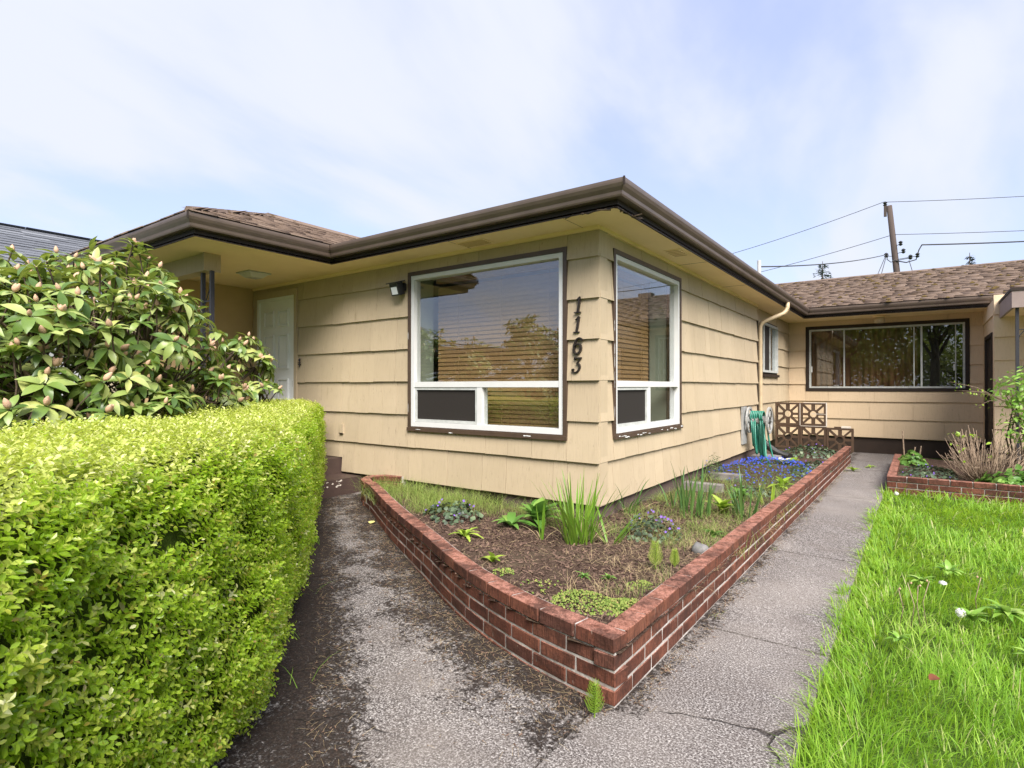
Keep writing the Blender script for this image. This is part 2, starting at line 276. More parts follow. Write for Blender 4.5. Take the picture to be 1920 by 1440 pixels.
# ------------------------------------------------------------------ helpers
class Fr:
    def __init__(s, o, u, n): s.o, s.u, s.n = np.array(o, float), np.array(u, float), np.array(n, float)
    def __call__(s, u, o, z): return tuple(s.o + s.u * u + s.n * o + np.array([0, 0, z]))
W0 = lambda x, y, z: (x, y, z)
class MB:
    def __init__(s): s.v, s.f = [], []
    def add(s, v, f):
        b = len(s.v); s.v += [tuple(map(float, q)) for q in v]; s.f += [tuple(b + i for i in g) for g in f]; return s
    def box(s, x0, x1, y0, y1, z0, z1, F=W0):
        return s.add([F(x0, y0, z0), F(x1, y0, z0), F(x1, y1, z0), F(x0, y1, z0), F(x0, y0, z1), F(x1, y0, z1), F(x1, y1, z1), F(x0, y1, z1)],
              [(0, 3, 2, 1), (4, 5, 6, 7), (0, 1, 5, 4), (1, 2, 6, 5), (2, 3, 7, 6), (3, 0, 4, 7)])
    def tube(s, pts, r, n=8, cap=True):
        pts = [Vector(p) for p in pts]; rs = r if isinstance(r, (list, tuple)) else [r] * len(pts)
        rings = []; up = None
        for i, p in enumerate(pts):
            d = (pts[min(i + 1, len(pts) - 1)] - pts[max(i - 1, 0)]).normalized()
            if up is None: up = Vector((0, 0, 1)) if abs(d.z) < .9 else Vector((1, 0, 0))
            a = d.cross(up)
            if a.length < 1e-4: a = d.orthogonal()
            a.normalize(); b = d.cross(a).normalized(); up = a.cross(d) * 1.0
            rings.append([p + (a * math.cos(2 * math.pi * k / n) + b * math.sin(2 * math.pi * k / n)) * rs[i] for k in range(n)])
        v = [q for R in rings for q in R]; f = []
        for i in range(len(pts) - 1):
            for k in range(n): f.append((i * n + k, i * n + (k + 1) % n, (i + 1) * n + (k + 1) % n, (i + 1) * n + k))
        if cap: f += [tuple(range(n))[::-1], tuple((len(pts) - 1) * n + k for k in range(n))]
        return s.add(v, f)
    def lathe(s, o, prof, n=12, axis='z'):
        v, f = [], []
        for r, h in prof:
            for k in range(n):
                a = 2 * math.pi * k / n; c, d = r * math.cos(a), r * math.sin(a)
                q = {'z': (c, d, h), 'x': (h, c, d), 'y': (c, h, d)}[axis]; v.append((o[0] + q[0], o[1] + q[1], o[2] + q[2]))
        for i in range(len(prof) - 1):
            for k in range(n): f.append((i * n + k, i * n + (k + 1) % n, (i + 1) * n + (k + 1) % n, (i + 1) * n + k))
        f += [tuple(range(n))[::-1], tuple((len(prof) - 1) * n + k for k in range(n))]
        return s.add(v, f)
    def prism(s, poly, F, d0, d1):           # polygon in (u,z) extruded along the outward axis
        n = len(poly); v = [F(u, d0, z) for u, z in poly] + [F(u, d1, z) for u, z in poly]
        return s.add(v, [tuple(range(n)), tuple(range(2 * n - 1, n - 1, -1))] + [(i, (i + 1) % n, n + (i + 1) % n, n + i) for i in range(n)])
    def sweep(s, prof, path, loop=True):     # profile (outward offset, z) along a 2-D polyline, mitred; outward = right of travel
        P = [np.array(p, float) for p in path]; k = len(prof); v = []
        for i, p in enumerate(P):
            ns = []
            if i > 0: d = P[i] - P[i - 1]; d /= np.linalg.norm(d); ns.append(np.array([d[1], -d[0]]))
            if i < len(P) - 1: d = P[i + 1] - P[i]; d /= np.linalg.norm(d); ns.append(np.array([d[1], -d[0]]))
            m = sum(ns); m = m / np.dot(m, ns[0])
            for o, z in prof: v.append((p[0] + m[0] * o, p[1] + m[1] * o, z))
        f = []
        for i in range(len(P) - 1):
            for j in range(k if loop else k - 1): f.append((i * k + j, i * k + (j + 1) % k, (i + 1) * k + (j + 1) % k, (i + 1) * k + j))
        if loop: f += [tuple(range(k))[::-1], tuple((len(P) - 1) * k + j for j in range(k))]
        return s.add(v, f)
    def mesh(s, name, mat, smooth=False):
        me = bpy.data.meshes.new(name); me.from_pydata(s.v, [], s.f); me.materials.append(mat)
        if smooth: me.polygons.foreach_set('use_smooth', [True] * len(me.polygons))
        me.update(); return me
def link_obj(name, me, parent=None, mw=None):
    o = bpy.data.objects.new(name, me); C.objects.link(o)
    if parent is not None:
        o.parent = parent; q = parent; T = Vector((0, 0, 0))
        while q is not None: T += q.location; q = q.parent
        if parent.get('_at') is not None or True:
            wl = world_loc(parent); o.matrix_parent_inverse = Matrix.Translation(-wl)
    if mw is not None: o.matrix_basis = mw
    return o
_wl = {}
def world_loc(o): return _wl.get(o.name, Vector((0, 0, 0)))
def build(name, mb, mat, parent=None, smooth=False): return link_obj(name, mb.mesh(name, M[mat] if isinstance(mat, str) else mat, smooth), parent)
def tag(o, label=None, cat=None, group=None, kind=None):
    if label: o['label'] = label
    if cat: o['category'] = cat
    if group: o['group'] = group
    if kind: o['kind'] = kind
    return o
def thing(name, label, cat, loc=(0, 0, 0), group=None):
    o = bpy.data.objects.new(name, None); C.objects.link(o); o.location = loc; o.empty_display_size = .1
    _wl[o.name] = Vector(loc); return tag(o, label, cat, group)
def struct(name, mb, mat, smooth=False): return tag(build(name, mb, mat, None, smooth), kind='structure')
def inst(name, tv, tf, R, T, rnd, mat, parent=None, smooth=False, extra=None):
    """one mesh from many copies of a small template: R (n,3,3), T (n,3), rnd (n,)"""
    tv = np.asarray(tv, np.float32); n = len(T); k = len(tv)
    v = np.einsum('nij,kj->nki', np.asarray(R, np.float32), tv) + np.asarray(T, np.float32)[:, None, :]
    tri = np.asarray(tf, np.int32); fs = tri.shape[1]; m = len(tri)
    idx = (tri[None] + (np.arange(n, dtype=np.int32) * k)[:, None, None]).reshape(-1)
    me = bpy.data.meshes.new(name); me.vertices.add(n * k); me.vertices.foreach_set('co', v.reshape(-1))
    me.loops.add(len(idx)); me.loops.foreach_set('vertex_index', idx); me.polygons.add(n * m)
    me.polygons.foreach_set('loop_start', np.arange(0, len(idx), fs, dtype=np.int32))
    if smooth: me.polygons.foreach_set('use_smooth', np.ones(n * m, bool))
    a = me.attributes.new('rnd', 'FLOAT', 'POINT'); a.data.foreach_set('value', np.repeat(np.asarray(rnd, np.float32), k))
    me.materials.append(M[mat] if isinstance(mat, str) else mat); me.update(calc_edges=True)
    return link_obj(name, me, parent)
def one(name, tv, tf, mat, rnd=0.0, smooth=True):
    me = bpy.data.meshes.new(name); me.from_pydata([tuple(map(float, p)) for p in tv], [], [tuple(int(i) for i in f) for f in tf]); me.materials.append(M[mat] if isinstance(mat, str) else mat)
    a = me.attributes.new('rnd', 'FLOAT', 'POINT'); a.data.foreach_set('value', [rnd] * len(me.vertices))
    if smooth: me.polygons.foreach_set('use_smooth', [True] * len(me.polygons))
    me.update(); return me
def frames(Z, Y=None, roll=None):
    """rotation matrices whose third column is Z and whose second lies near Y"""
    Z = np.asarray(Z, float); Z = Z / np.linalg.norm(Z, axis=1, keepdims=True); n = len(Z)
    if Y is None:
        a = np.where(np.abs(Z[:, 2:3]) < .9, np.array([[0, 0, 1.]]), np.array([[1., 0, 0]]))
    else: a = np.asarray(Y, float)
    X = np.cross(a, Z); X /= np.linalg.norm(X, axis=1, keepdims=True) + 1e-9; Yv = np.cross(Z, X)
    if roll is not None:
        c, s = np.cos(roll)[:, None], np.sin(roll)[:, None]; X, Yv = X * c + Yv * s, Yv * c - X * s
    return np.stack([X, Yv, Z], axis=2)
def mat4(R, T):
    m = Matrix.Identity(4)
    for i in range(3):
        for j in range(3): m[i][j] = float(R[i][j])
        m[i][3] = float(T[i])
    return m
def leaf(L, wd, droop=.15, fold=.15, seg=5, e=.8, lobes=0, curl=0):
    """leaf along +Y, normal +Z: (verts, tris)"""
    v, f = [], []
    for i in range(seg + 1):
        s = i / seg; y = L * s; z = -droop * L * s * s + curl * L * math.sin(math.pi * s)
        hw = wd / 2 * (math.sin(math.pi * min(1, s ** e * .97 + .03))) ** .75
        if i == seg: hw = wd * .02
        if lobes: hw *= 1 - .38 * (i % 2)
        v += [(-hw, y, z + fold * hw), (0, y, z), (hw, y, z + fold * hw)]
    for i in range(seg):
        a = 3 * i; b = a + 3
        f += [(a, a + 1, b + 1), (a, b + 1, b), (a + 1, a + 2, b + 2), (a + 1, b + 2, b + 1)]
    return np.array(v), f
def ray_at(px, py, depth):
    F = np.array([-math.sin(YAW), math.cos(YAW), 0]); R = np.array([math.cos(YAW), math.sin(YAW), 0])
    return CAM + depth * (F + R * (px - 960) / 1062 + np.array([0, 0, 1]) * (725 - py) / 1062)
def gz(x, y=0): return 0.1 * np.clip((-np.asarray(x, float) - .2) / 2.8, 0, 1)
HT, HN = np.array([-.796, .605]), np.array([.605, .796])       # along and across the hedge
exec_plants = []
# ------------------------------------------------------------------ ground
rs = np.random.RandomState(7)
xs = np.concatenate([[-900, -300, -100, -40], np.linspace(-16, 14, 61), [40, 100, 300, 900]])
ys = np.concatenate([[-900, -300, -100, -40], np.linspace(-14, 16, 61), [40, 100, 300, 900]])
mb = MB(); nx = len(xs)
for y in ys:
    for x in xs: mb.v.append((x, y, float(gz(x)) - .035))
for j in range(len(ys) - 1):
    for i in range(nx - 1): mb.f.append((j * nx + i, j * nx + i + 1, (j + 1) * nx + i + 1, (j + 1) * nx + i))
struct('ground', mb, 'ground', True)
# planter outline (outer top edge of the bricks), from the house, round the curve to the corner, then along the side path
CURVE = np.array([(-2.30, .02), (-2.47, -.005), (-2.60, -.07), (-2.655, -.17), (-2.62, -.29), (-2.49, -.41), (-2.30, -.50), (-2.07, -.63), (-1.66, -.88), (-1.24, -1.125),
                  (-.86, -1.33), (-.486, -1.53), (-.12, -1.735), (.25, -1.915), (.71, -2.075), (1.185, -2.165)])
def smooth_curve(P, n=240):
    P = np.vstack([2 * P[0] - P[1], P, 2 * P[-1] - P[-2]]); out = []
    for i in range(1, len(P) - 2):
        for t in np.linspace(0, 1, n // (len(P) - 3), endpoint=False):
            a, b, c, d = P[i - 1:i + 3]
            out.append(.5 * ((2 * b) + (c - a) * t + (2 * a - 5 * b + 4 * c - d) * t * t + (3 * b - a - 3 * c + d) * t ** 3))
    out.append(P[-2]); return np.array(out)
LC = smooth_curve(CURVE); RC = np.array([(1.185, -2.165), (1.24, 6.98)])
def arclen(P): return np.concatenate([[0], np.cumsum(np.linalg.norm(np.diff(P, axis=0), axis=1))])
SL = arclen(LC); LTOT = SL[-1]
def lc_at(s): return np.array([np.interp(s, SL, LC[:, 0]), np.interp(s, SL, LC[:, 1])])
def ztopL(s): return .284 + .061 * (1 - s / LTOT)
# concrete walk: slabs with open joints
walk = thing('concrete_walkway', None, None); walk['kind'] = 'structure'
LCs = LC[::4]
def dirt_at(x, y):
    p = np.array([x, y]); d1 = np.min(np.linalg.norm(LCs - p, axis=1)) if x < 1.15 else 9
    n = p @ HN; d2 = abs(n + 2.25); dr = abs(x - 1.21) if y > -2.2 else 9
    k = max(0, 1 - d1 / .62) * 1.0; k = max(k, max(0, 1 - d2 / .50) * 1.05 if x < .9 else 0); k = max(k, max(0, 1 - dr / .13) * .75)
    k = max(k, .45 * max(0, 1 - abs(x + 2.4) / 1.2))
    if x < -.6: k = max(k, .30)
    return k
def slab(poly, cell=.07):
    import bmesh
    bm = bmesh.new(); P = np.array(poly); lo, hi = P.min(0), P.max(0)
    nxx, nyy = max(2, int((hi[0] - lo[0]) / cell)), max(2, int((hi[1] - lo[1]) / cell))
    grid = [[bm.verts.new((lo[0] + (hi[0] - lo[0]) * i / nxx, lo[1] + (hi[1] - lo[1]) * j / nyy, 0)) for i in range(nxx + 1)] for j in range(nyy + 1)]
    for j in range(nyy):
        for i in range(nxx): bm.faces.new((grid[j][i], grid[j][i + 1], grid[j + 1][i + 1], grid[j + 1][i]))
    for i in range(len(P)):
        a, b = P[i], P[(i + 1) % len(P)]; d = b - a
        bmesh.ops.bisect_plane(bm, geom=bm.verts[:] + bm.edges[:] + bm.faces[:], plane_co=(a[0], a[1], 0), plane_no=(d[1], -d[0], 0), clear_outer=True)
    rim = [e for e in bm.edges if e.is_boundary]
    r = bmesh.ops.extrude_edge_only(bm, edges=rim)
    low = {q for q in r['geom'] if isinstance(q, bmesh.types.BMVert)}
    t0 = rs.uniform(-.004, .004)
    for v in bm.verts: v.co.z = float(gz(v.co.x)) + t0 - (.06 if v in low else 0)
    me = bpy.data.meshes.new('slab'); bm.to_mesh(me); bm.free()
    a = me.attributes.new('dirt', 'FLOAT', 'POINT'); a.data.foreach_set('value', [dirt_at(v.co.x, v.co.y) - (.6 if v.co.z < -.03 else 0) for v in me.vertices])
    me.materials.append(M['path']); link_obj('slab', me, walk)
yb = [-8, -5.2, -3.4, -1.15, .62, 2.1, 3.45, 4.9, 6.2, 7.35, 8.88]
for a, b in zip(yb[:-1], yb[1:]): slab([(1.12, a + .006), (1.83, a + .006), (1.83, b - .006), (1.12, b - .006)])
tb = [2.9, 1.75, .75, -.3, -1.55, -3.2, -5.2]
for a, b in zip(tb[:-1], tb[1:]):
    q = [HT * (a - .005) + HN * -2.85, HT * (b + .005) + HN * -2.85, HT * (b + .005) + HN * -1.1, HT * (a - .005) + HN * -1.1]
    # clip against the side path
    import itertools
    out = []
    for i in range(4):
        p0, p1 = q[i], q[(i + 1) % 4]
        if p0[0] <= 1.108: out.append(p0)
        if (p0[0] - 1.108) * (p1[0] - 1.108) < 0: out.append(p0 + (p1 - p0) * (1.108 - p0[0]) / (p1[0] - p0[0]))
    if len(out) > 2:
        ar = sum(out[i][0] * out[(i + 1) % len(out)][1] - out[(i + 1) % len(out)][0] * out[i][1] for i in range(len(out)))
        slab(out if ar > 0 else out[::-1])
# ------------------------------------------------------------------ house
EAVE = 2.82; SOF = 2.65
GP = [(-6.62, 6), (-6.62, -1.95), (-2.92, -1.95), (-2.92, -.5), (.47, -.5), (.47, 8.0), (3.17, 8.0)]
house = thing('house', 'cream shake-sided house with brown gutters, corner picture windows and a porch', 'house', (-2.5, 4, 0))
COURSES = [.312, .665, 1.012, 1.36, 1.706, 2.053, 2.40, SOF]
FF = Fr((0, 0, 0), (1, 0, 0), (0, -1, 0)); FR = Fr((0, 0, 0), (0, 1, 0), (1, 0, 0)); FB = Fr((0, 8.9, 0), (1, 0, 0), (0, -1, 0)); FR2 = Fr((-.06, 0, 0), (0, 1, 0), (1, 0, 0))
FW = Fr((0, 7.0, 0), (1, 0, 0), (0, -1, 0)); FS = Fr((3.13, 0, 0), (0, 1, 0), (-1, 0, 0))
def rects(u0, u1, z0, z1, openings):
    us = sorted({u0, u1} | {min(max(a, u0), u1) for o in openings for a in o[:2]})
    zs = sorted({z0, z1} | {min(max(a, z0), z1) for o in openings for a in o[2:]})
    for a, b in zip(us[:-1], us[1:]):
        run = None
        for c, d in zip(zs[:-1], zs[1:]):
            if any(o[0] <= (a + b) / 2 <= o[1] and o[2] <= (c + d) / 2 <= o[3] for o in openings):
                if run: yield (a, b, *run); run = None
            else: run = (run[0], d) if run else (c, d)
        if run: yield (a, b, *run)
def make_wall(F, u0, u1, openings, mat, seed, thick=.14, zb=.30, width=(.22, .55), z1=SOF, cour=COURSES):
    r = np.random.RandomState(seed); mb = MB()
    for a, b, c, d in rects(u0, u1, zb, z1 + .05, openings): mb.box(a, b, -thick, -.001, c, d, F)
    wall = build('wall', mb, mat, house)
    for c0, c1 in zip(cour[:-1], cour[1:]):
        js = [u0]
        while js[-1] < u1 - .25: js.append(js[-1] + r.uniform(*width))
        js[-1] = u1
        for ja, jb in zip(js[:-1], js[1:]):
            dz, do = r.uniform(-.004, .002), r.uniform(-.0015, .002)
            for a, b, c, d in rects(ja, jb, c0, c1, openings):
                if b - a < .012 or d - c < .012: continue
                of = lambda z: .004 + .024 * (c1 - z) / (c1 - c0) + do
                g = .0017; lo = c + (dz if abs(c - c0) < 1e-6 else 0); a2, b2 = a + g, b - g
                m = MB(); m.add([F(a2, of(c), lo), F(b2, of(c), lo + r.uniform(-.002, .002)), F(b2, of(d), d - .001), F(a2, of(d), d - .001), F(a2, 0, lo), F(b2, 0, lo), F(b2, 0, d - .001), F(a2, 0, d - .001)],
                      [(0, 1, 2, 3), (7, 6, 5, 4), (0, 4, 5, 1), (1, 5, 6, 2), (2, 6, 7, 3), (3, 7, 4, 0)])
                build('shingle', m, mat, wall)
    return wall
WF = (-2.225, -.285, .848, 2.512); WR = (.262, 1.985, .853, 2.512); DR = (-5.10, -4.32, .0, 2.44)
make_wall(FF, -5.27, .024, [WF, (-5.22, -4.22, 0, 2.51), (-5.3, -3.335, 0, .475)], 'siding', 1)
make_wall(FR, .001, 5.74, [WR], 'siding', 2, width=(.14, .42))
WS = (6.35, 7.62, 1.53, 2.47); WB = (.272, 2.935, 1.212, 2.545)
make_wall(FR2, 5.741, 8.9, [WS], 'siding', 3, thick=.08)
make_wall(FB, -.05, 3.13, [WB], 'siding_back', 4, width=(.5, .95))
make_wall(FW, 3.115, 9.0, [], 'siding_back', 5, width=(.3, .6))
mb = MB()
for a, b, c, d in rects(7.001, 8.9, .1, SOF, [(7.35, 8.55, .0, 2.16)]): mb.box(a, b, -.12, 0, c, d, FS)
sw = build('wall', mb, 'siding_back', house)
for c0, c1 in zip(COURSES[-2:-1], COURSES[-1:]):
    m = MB(); m.add([FS(7.0, .021, c0), FS(8.88, .021, c0), FS(8.88, .004, c1), FS(7.0, .004, c1), FS(7.0, 0.001, c0), FS(8.88, .001, c0), FS(8.88, .001, c1), FS(7.0, .001, c1)],
                    [(0, 1, 2, 3), (7, 6, 5, 4), (0, 4, 5, 1), (1, 5, 6, 2), (2, 6, 7, 3), (3, 7, 4, 0)]); build('shingle', m, 'siding_back', sw)
# side wall of the porch recess (plain tan panel with a crack-like seam) and the rest of the left wing
FP = Fr((-5.27, 0, 0), (0, 1, 0), (1, 0, 0))
build('porch_wall', MB().box(-1.40, -.001, -.12, 0, .3, SOF + .02, FP).box(-.16, -.012, .002, .010, .47, 1.93, FP), 'stucco', house)
build('wing_wall', MB().box(-6.35, -5.39, -1.40, -1.28, .1, SOF).box(-6.35, -6.23, -1.28, 5, .1, SOF), 'siding', house)
# hidden outer walls closing the body
build('rear_wall', MB().box(-6.2, -.3, 13, 13.1, .0, SOF).box(-.3, 9.0, 14.0, 14.1, 0, SOF).box(8.9, 9.0, 7.02, 14, 0, SOF), 'siding_back', house)
build('floor', MB().box(-6.2, -.16, .16, 13, .40, .45).box(-.1, 8.9, 9.06, 14, .40, .45).box(-.15, -.14, 2.4, 5.7, .45, 2.7), 'dark', house)
build('interior', MB().box(-6.2, -.15, .15, 13, 2.67, 2.70).box(-6.2, -.2, 3.3, 3.36, .45, 2.67).box(-4.0, -3.95, .16, 3.3, .45, 2.67).box(-6.2, -6.15, .15, 13, .4, 2.67), 'jamb', house)
build('interior', MB().box(-.1, 8.9, 9.05, 14, 2.67, 2.70).box(-.1, 8.9, 12.0, 12.05, .45, 2.67).box(-.16, -.1, 9.06, 14, .4, 2.67), 'dark', house)
# foundations
fm = MB().box(-5.27, -.02, .02, .16, -.2, .31).box(-.16, -.02, .1601, 5.7, -.2, .31)
build('foundation', fm, 'found', house)
for xx in (-2.05, -1.63, -1.22, -.80, -.39): build('foundation_block', MB().box(xx + .006, xx + .40, .008, .019, .05, .245), 'found', house)
build('crawl_vent', MB().box(-1.20, -1.0, .002, .007, .17, .30), 'fascia', house)
build('foundation_back', MB().box(-.1, 3.13, 8.915, 9.05, -.2, .315).box(-.16, -.075, 5.76, 8.91, -.2, .31).box(3.15, 3.3, 7.05, 8.9, -.2, .3).box(3.3, 9, 7.02, 7.2, -.2, .31), 'found_back', house)
# soffits, fascia, gutters
so = [(-6.50, -3.02, -1.85, -.001), (-3.02, .001, -.40, -.002), (.001, .37, -.40, 8.10), (.37, 3.13, 8.10, 8.92), (.001, .37, 8.10, 8.92), (-.07, .001, 5.72, 8.9)]
for i, (a, b, c, d) in enumerate(so): build('soffit', MB().box(a, b, c, d, SOF + .002 * (i == 5), SOF + .012), 'soffit', house)
for a in (-1.35, -.12): build('soffit_batten', MB().box(a, a + .002, -.39, -.01, SOF - .002, SOF), 'fascia', house)
for a in (1.9, 3.6): build('soffit_batten', MB().box(.03, .36, a, a + .003, SOF - .002, SOF), 'fascia', house)
for (a, b, c, d) in ((.13, .30, 1.15, 1.46), (-1.35, -1.02, -.26, -.10)):
    sv = build('soffit_vent', MB().box(a, b, c, d, SOF - .006, SOF), 'soffit', house)
    for k in range(5):
        t = c + (d - c) * (k + .5) / 5
        build('louvre', MB().box(a + .02, b - .02, t - .006, t + .006, SOF - .010, SOF - .006), 'stucco', sv)
build('crown_strip', MB().box(-5.26, .03, -.035, -.001, SOF - .03, SOF).box(.001, .035, .0005, 5.7, SOF - .03, SOF), 'soffit', house)
build('fascia', MB().sweep([(-.125, SOF - .004), (-.10, SOF - .012), (-.10, 2.81), (-.125, 2.81)], GP), 'fascia', house)
GPR = [(-.098, 2.700), (-.040, 2.700), (-.034, 2.712), (-.030, 2.735), (-.012, 2.762), (-.002, 2.785), (0, 2.80), (0, 2.818), (-.012, 2.820), (-.012, 2.812), (-.006, 2.80), (-.040, 2.720), (-.090, 2.715), (-.092, 2.83), (-.098, 2.83)]
build('gutter', MB().sweep(GPR, GP), 'gutter', house)
for (x, y) in ((-2.92, -.5), (.47, -.5), (-2.92, -1.95), (.47, 8.0)):
    build('gutter_mitre', MB().box(x - .006, x + .006, y - .006, y + .006, 2.762, 2.822), 'fascia', house)
build('gutter_end_cap', MB().box(3.17, 3.178, 8.0, 8.1, 2.70, 2.825), 'gutter', house)
# peeling strips where the soffit edge has rotted at the corner
r = np.random.RandomState(3)
for k in range(9):
    t = k / 8
    if k < 5: p = np.array([.37 - .40 * t * 2, -.402])
    else: p = np.array([.372, -.40 + .35 * (t - .5) * 2])
    m = MB().tube([(p[0], p[1], SOF - .006), (p[0] + r.uniform(-.05, .05), p[1] + r.uniform(-.02, .02), SOF - .014), (p[0] + r.uniform(-.08, .08), p[1] + r.uniform(-.03, .03), SOF - .008)], [.008, .009, .004], 5)
    build('peeling_strip', m, 'bark' if k % 2 else 'fascia', house)
# windows
def bars(F, boxes, o0, o1):
    mb = MB()
    for a, b, c, d in boxes: mb.box(a, b, o0, o1, c, d, F)
    return mb
def ring(u0, u1, z0, z1, t, b=None, s=None):
    b = t if b is None else b; s = t if s is None else s
    return [(u0, u1, z1 - t, z1), (u0, u1, z0, z0 + b), (u0, u0 + s, z0 + b, z1 - t), (u1 - s, u1, z0 + b, z1 - t)]
def picture_window(F, W, rail, mull, label, flip):
    u0, u1, z0, z1 = W
    wn = build('window', bars(F, ring(u0 - .004, u1 + .004, z0 - .004, z1 + .004, .040), -.10, .030), 'brown_trim', house); wn['label'] = label
    a0, a1, c0, c1 = u0 + .038, u1 - .038, z0 + .038, z1 - .038
    build('frame', bars(F, ring(a0, a1, c0, c1, .042, .05), -.08, .020), 'white', wn)
    build('rail', bars(F, [(a0 + .042, a1 - .042, rail - .028, rail + .028)], -.08, .016), 'white', wn)
    build('mullion', bars(F, [(mull - .03, mull + .03, c0 + .05, rail - .028)], -.08, .013), 'white', wn)
    build('pane', bars(F, [(a0 + .04, a1 - .04, rail + .026, c1 - .04)], -.030, -.026), 'glass', wn)
    sa, sb, fa, fb = a0 + .042, mull - .03, mull + .03, a1 - .042
    build('sash', bars(F, ring(sa, sb, c0 + .052, rail - .03, .026), -.02, .008), 'alu', wn)
    build('screen', bars(F, [(sa + .024, sb - .024, c0 + .074, rail - .052)], -.010, -.008), 'screen', wn)
    build('pane', bars(F, [(fa, fb, c0 + .05, rail - .028)], -.030, -.026), 'glass', wn)
    build('sill_strip', bars(F, [(u0 - .006, u1 + .006, z0 - .010, z0 + .026)], .0302, .044), 'brown_trim', wn)
    build('jamb', bars(F, [(u0 + .0, u0 + .02, z0, z1), (u1 - .02, u1, z0, z1), (u0 + .02, u1 - .02, z1 - .03, z1), (u0 + .02, u1 - .02, z0, z0 + .02)], -.34, -.142), 'jamb', wn)
    r = np.random.RandomState(11)
    for k in range(26 if flip else 5):     # flaked paint showing primer
        t = r.uniform(u0, u1) if k % 3 else u0 + .004
        zc = z0 + r.uniform(-.006, .016) if k % 3 else r.uniform(z0 + .05, z1 - .6)
        ww, hh = (r.uniform(.02, .10), r.uniform(.006, .014)) if k % 3 else (r.uniform(.004, .010), r.uniform(.04, .16))
        pts = [(t + ww * (j / 6 - .5), zc + hh * r.uniform(.1, .5)) for j in range(7)] + [(t + ww * (.5 - j / 6), zc - hh * r.uniform(.1, .5)) for j in range(7)]
        if k % 3 == 0: pts = [(t + (q[0] - t), q[1]) for q in [(t + ww * .5 * math.cos(a) * r.uniform(.5, 1), zc + hh * .5 * math.sin(a)) for a in np.linspace(0, 6.28, 9)[:-1]]]
        build('paint_flake', MB().prism(pts, F, .0445 if k % 3 else .0305, .0455 if k % 3 else .0312), 'flash', wn)
    return wn
picture_window(FF, WF, 1.327, -1.262, 'large white-framed picture window on the front wall', False)
picture_window(FR, WR, 1.330, 1.09, 'narrower white-framed corner window with flaking sill', True)
def blind(F, u0, u1, z0, z1, label, loc, tilt=74):
    b = thing('window_blind', label, 'window blind', loc)
    build('headrail', bars(F, [(u0, u1, z1 - .05, z1)], -.30, -.235), 'blind', b)
    n = int((z1 - .06 - z0) / .0445); c, s = math.cos(rad(tilt)) * .026, math.sin(rad(tilt)) * .026
    rr = np.random.RandomState(5)
    for k in range(n):
        z = z0 + .03 + k * .0445; o = -.265; a = rr.uniform(-.003, .003); bw = rr.uniform(-.002, .002)
        m = MB(); m.add([F(u0, o + c, z - s + a), F(u1, o + c, z - s + bw), F(u1, o, z + .002 + bw), F(u0, o, z + .002 + a), F(u0, o - c, z + s + a), F(u1, o - c, z + s + bw),
                         F(u0, o + c - .003, z - s + a + .003), F(u1, o + c - .003, z - s + bw + .003), F(u1, o - c - .003, z + s + bw + .003), F(u0, o - c - .003, z + s + a + .003)],
                        [(0, 1, 2, 3), (3, 2, 5, 4), (6, 9, 8, 7), (0, 6, 7, 1), (4, 5, 8, 9)])
        build('slat', m, 'blind', b)
    for t in (.18, .5, .82):
        u = u0 + (u1 - u0) * t; build('ladder_cord', MB().tube([F(u, -.262 + .028, z0 + .02), F(u, -.262 + .028, z1 - .05)], .0018, 4), 'blind', b)
    build('bottom_rail', bars(F, [(u0, u1, z0 - .012, z0 + .008)], -.29, -.24), 'blind', b)
blind(FF, -2.06, -.30, .90, 2.47, 'closed brown wooden slat blind behind the large front window', (-1.2, .26, .9))
blind(FR, .29, 1.74, .90, 2.47, 'closed brown wooden slat blind behind the narrower corner window', (-.26, 1, .9))
# small slider beside the downspout
wn = build('window', bars(FR2, ring(*WS, .035), -.06, .02), 'fascia', house); wn['label'] = 'small aluminium slider beside the downspout'
build('frame', bars(FR2, ring(WS[0] + .03, WS[1] - .03, WS[2] + .03, WS[3] - .03, .04), -.04, .045), 'alu', wn)
build('sash', bars(FR2, [(6.95, 6.98, WS[2] + .07, WS[3] - .07)], -.02, .03), 'alu', wn)
build('screen', bars(FR2, [(WS[0] + .07, 6.95, WS[2] + .07, WS[3] - .07)], .010, .012), 'screen', wn)
build('pane', bars(FR2, [(6.98, WS[1] - .07, WS[2] + .07, WS[3] - .07)], -.01, -.006), 'glass', wn)
build('sill_strip', bars(FR2, [(WS[0] - .02, WS[1] + .02, WS[2] - .05, WS[2] - .001)], .001, .06), 'fascia', wn)
build('interior_board', bars(FR2, [(WS[0] - .1, WS[1] + .1, WS[2] - .1, WS[3] + .1)], -.30, -.29), 'dark', wn)
# wide three-part slider on the back wall
wn = build('window', bars(FB, ring(*WB, .065), -.10, .028), 'fascia', house); wn['label'] = 'wide three-part aluminium slider on the back wall'
a0, a1, c0, c1 = WB[0] + .062, WB[1] - .062, WB[2] + .062, WB[3] - .062
build('frame', bars(FB, ring(a0, a1, c0, c1, .035), -.06, .020), 'alu', wn)
for u, wd, ma in ((.965, .022, 'alu'), (2.228, .03, 'alu'), (2.113, .018, 'alu'), (2.735, .014, 'alu')): build('mullion', bars(FB, [(u - wd / 2, u + wd / 2, c0 + .035, c1 - .035)], -.05, .012), ma, wn)
for a, b, o in ((a0 + .035, .955, -.012), (.975, 2.214, -.03), (2.242, a1 - .035, -.012)): build('pane', bars(FB, [(a, b, c0 + .03, c1 - .03)], o, o + .004), 'glass', wn)
build('screen', bars(FB, [(2.243, 2.729, c0 + .036, c1 - .036)], -.024, -.022), 'screen', wn)
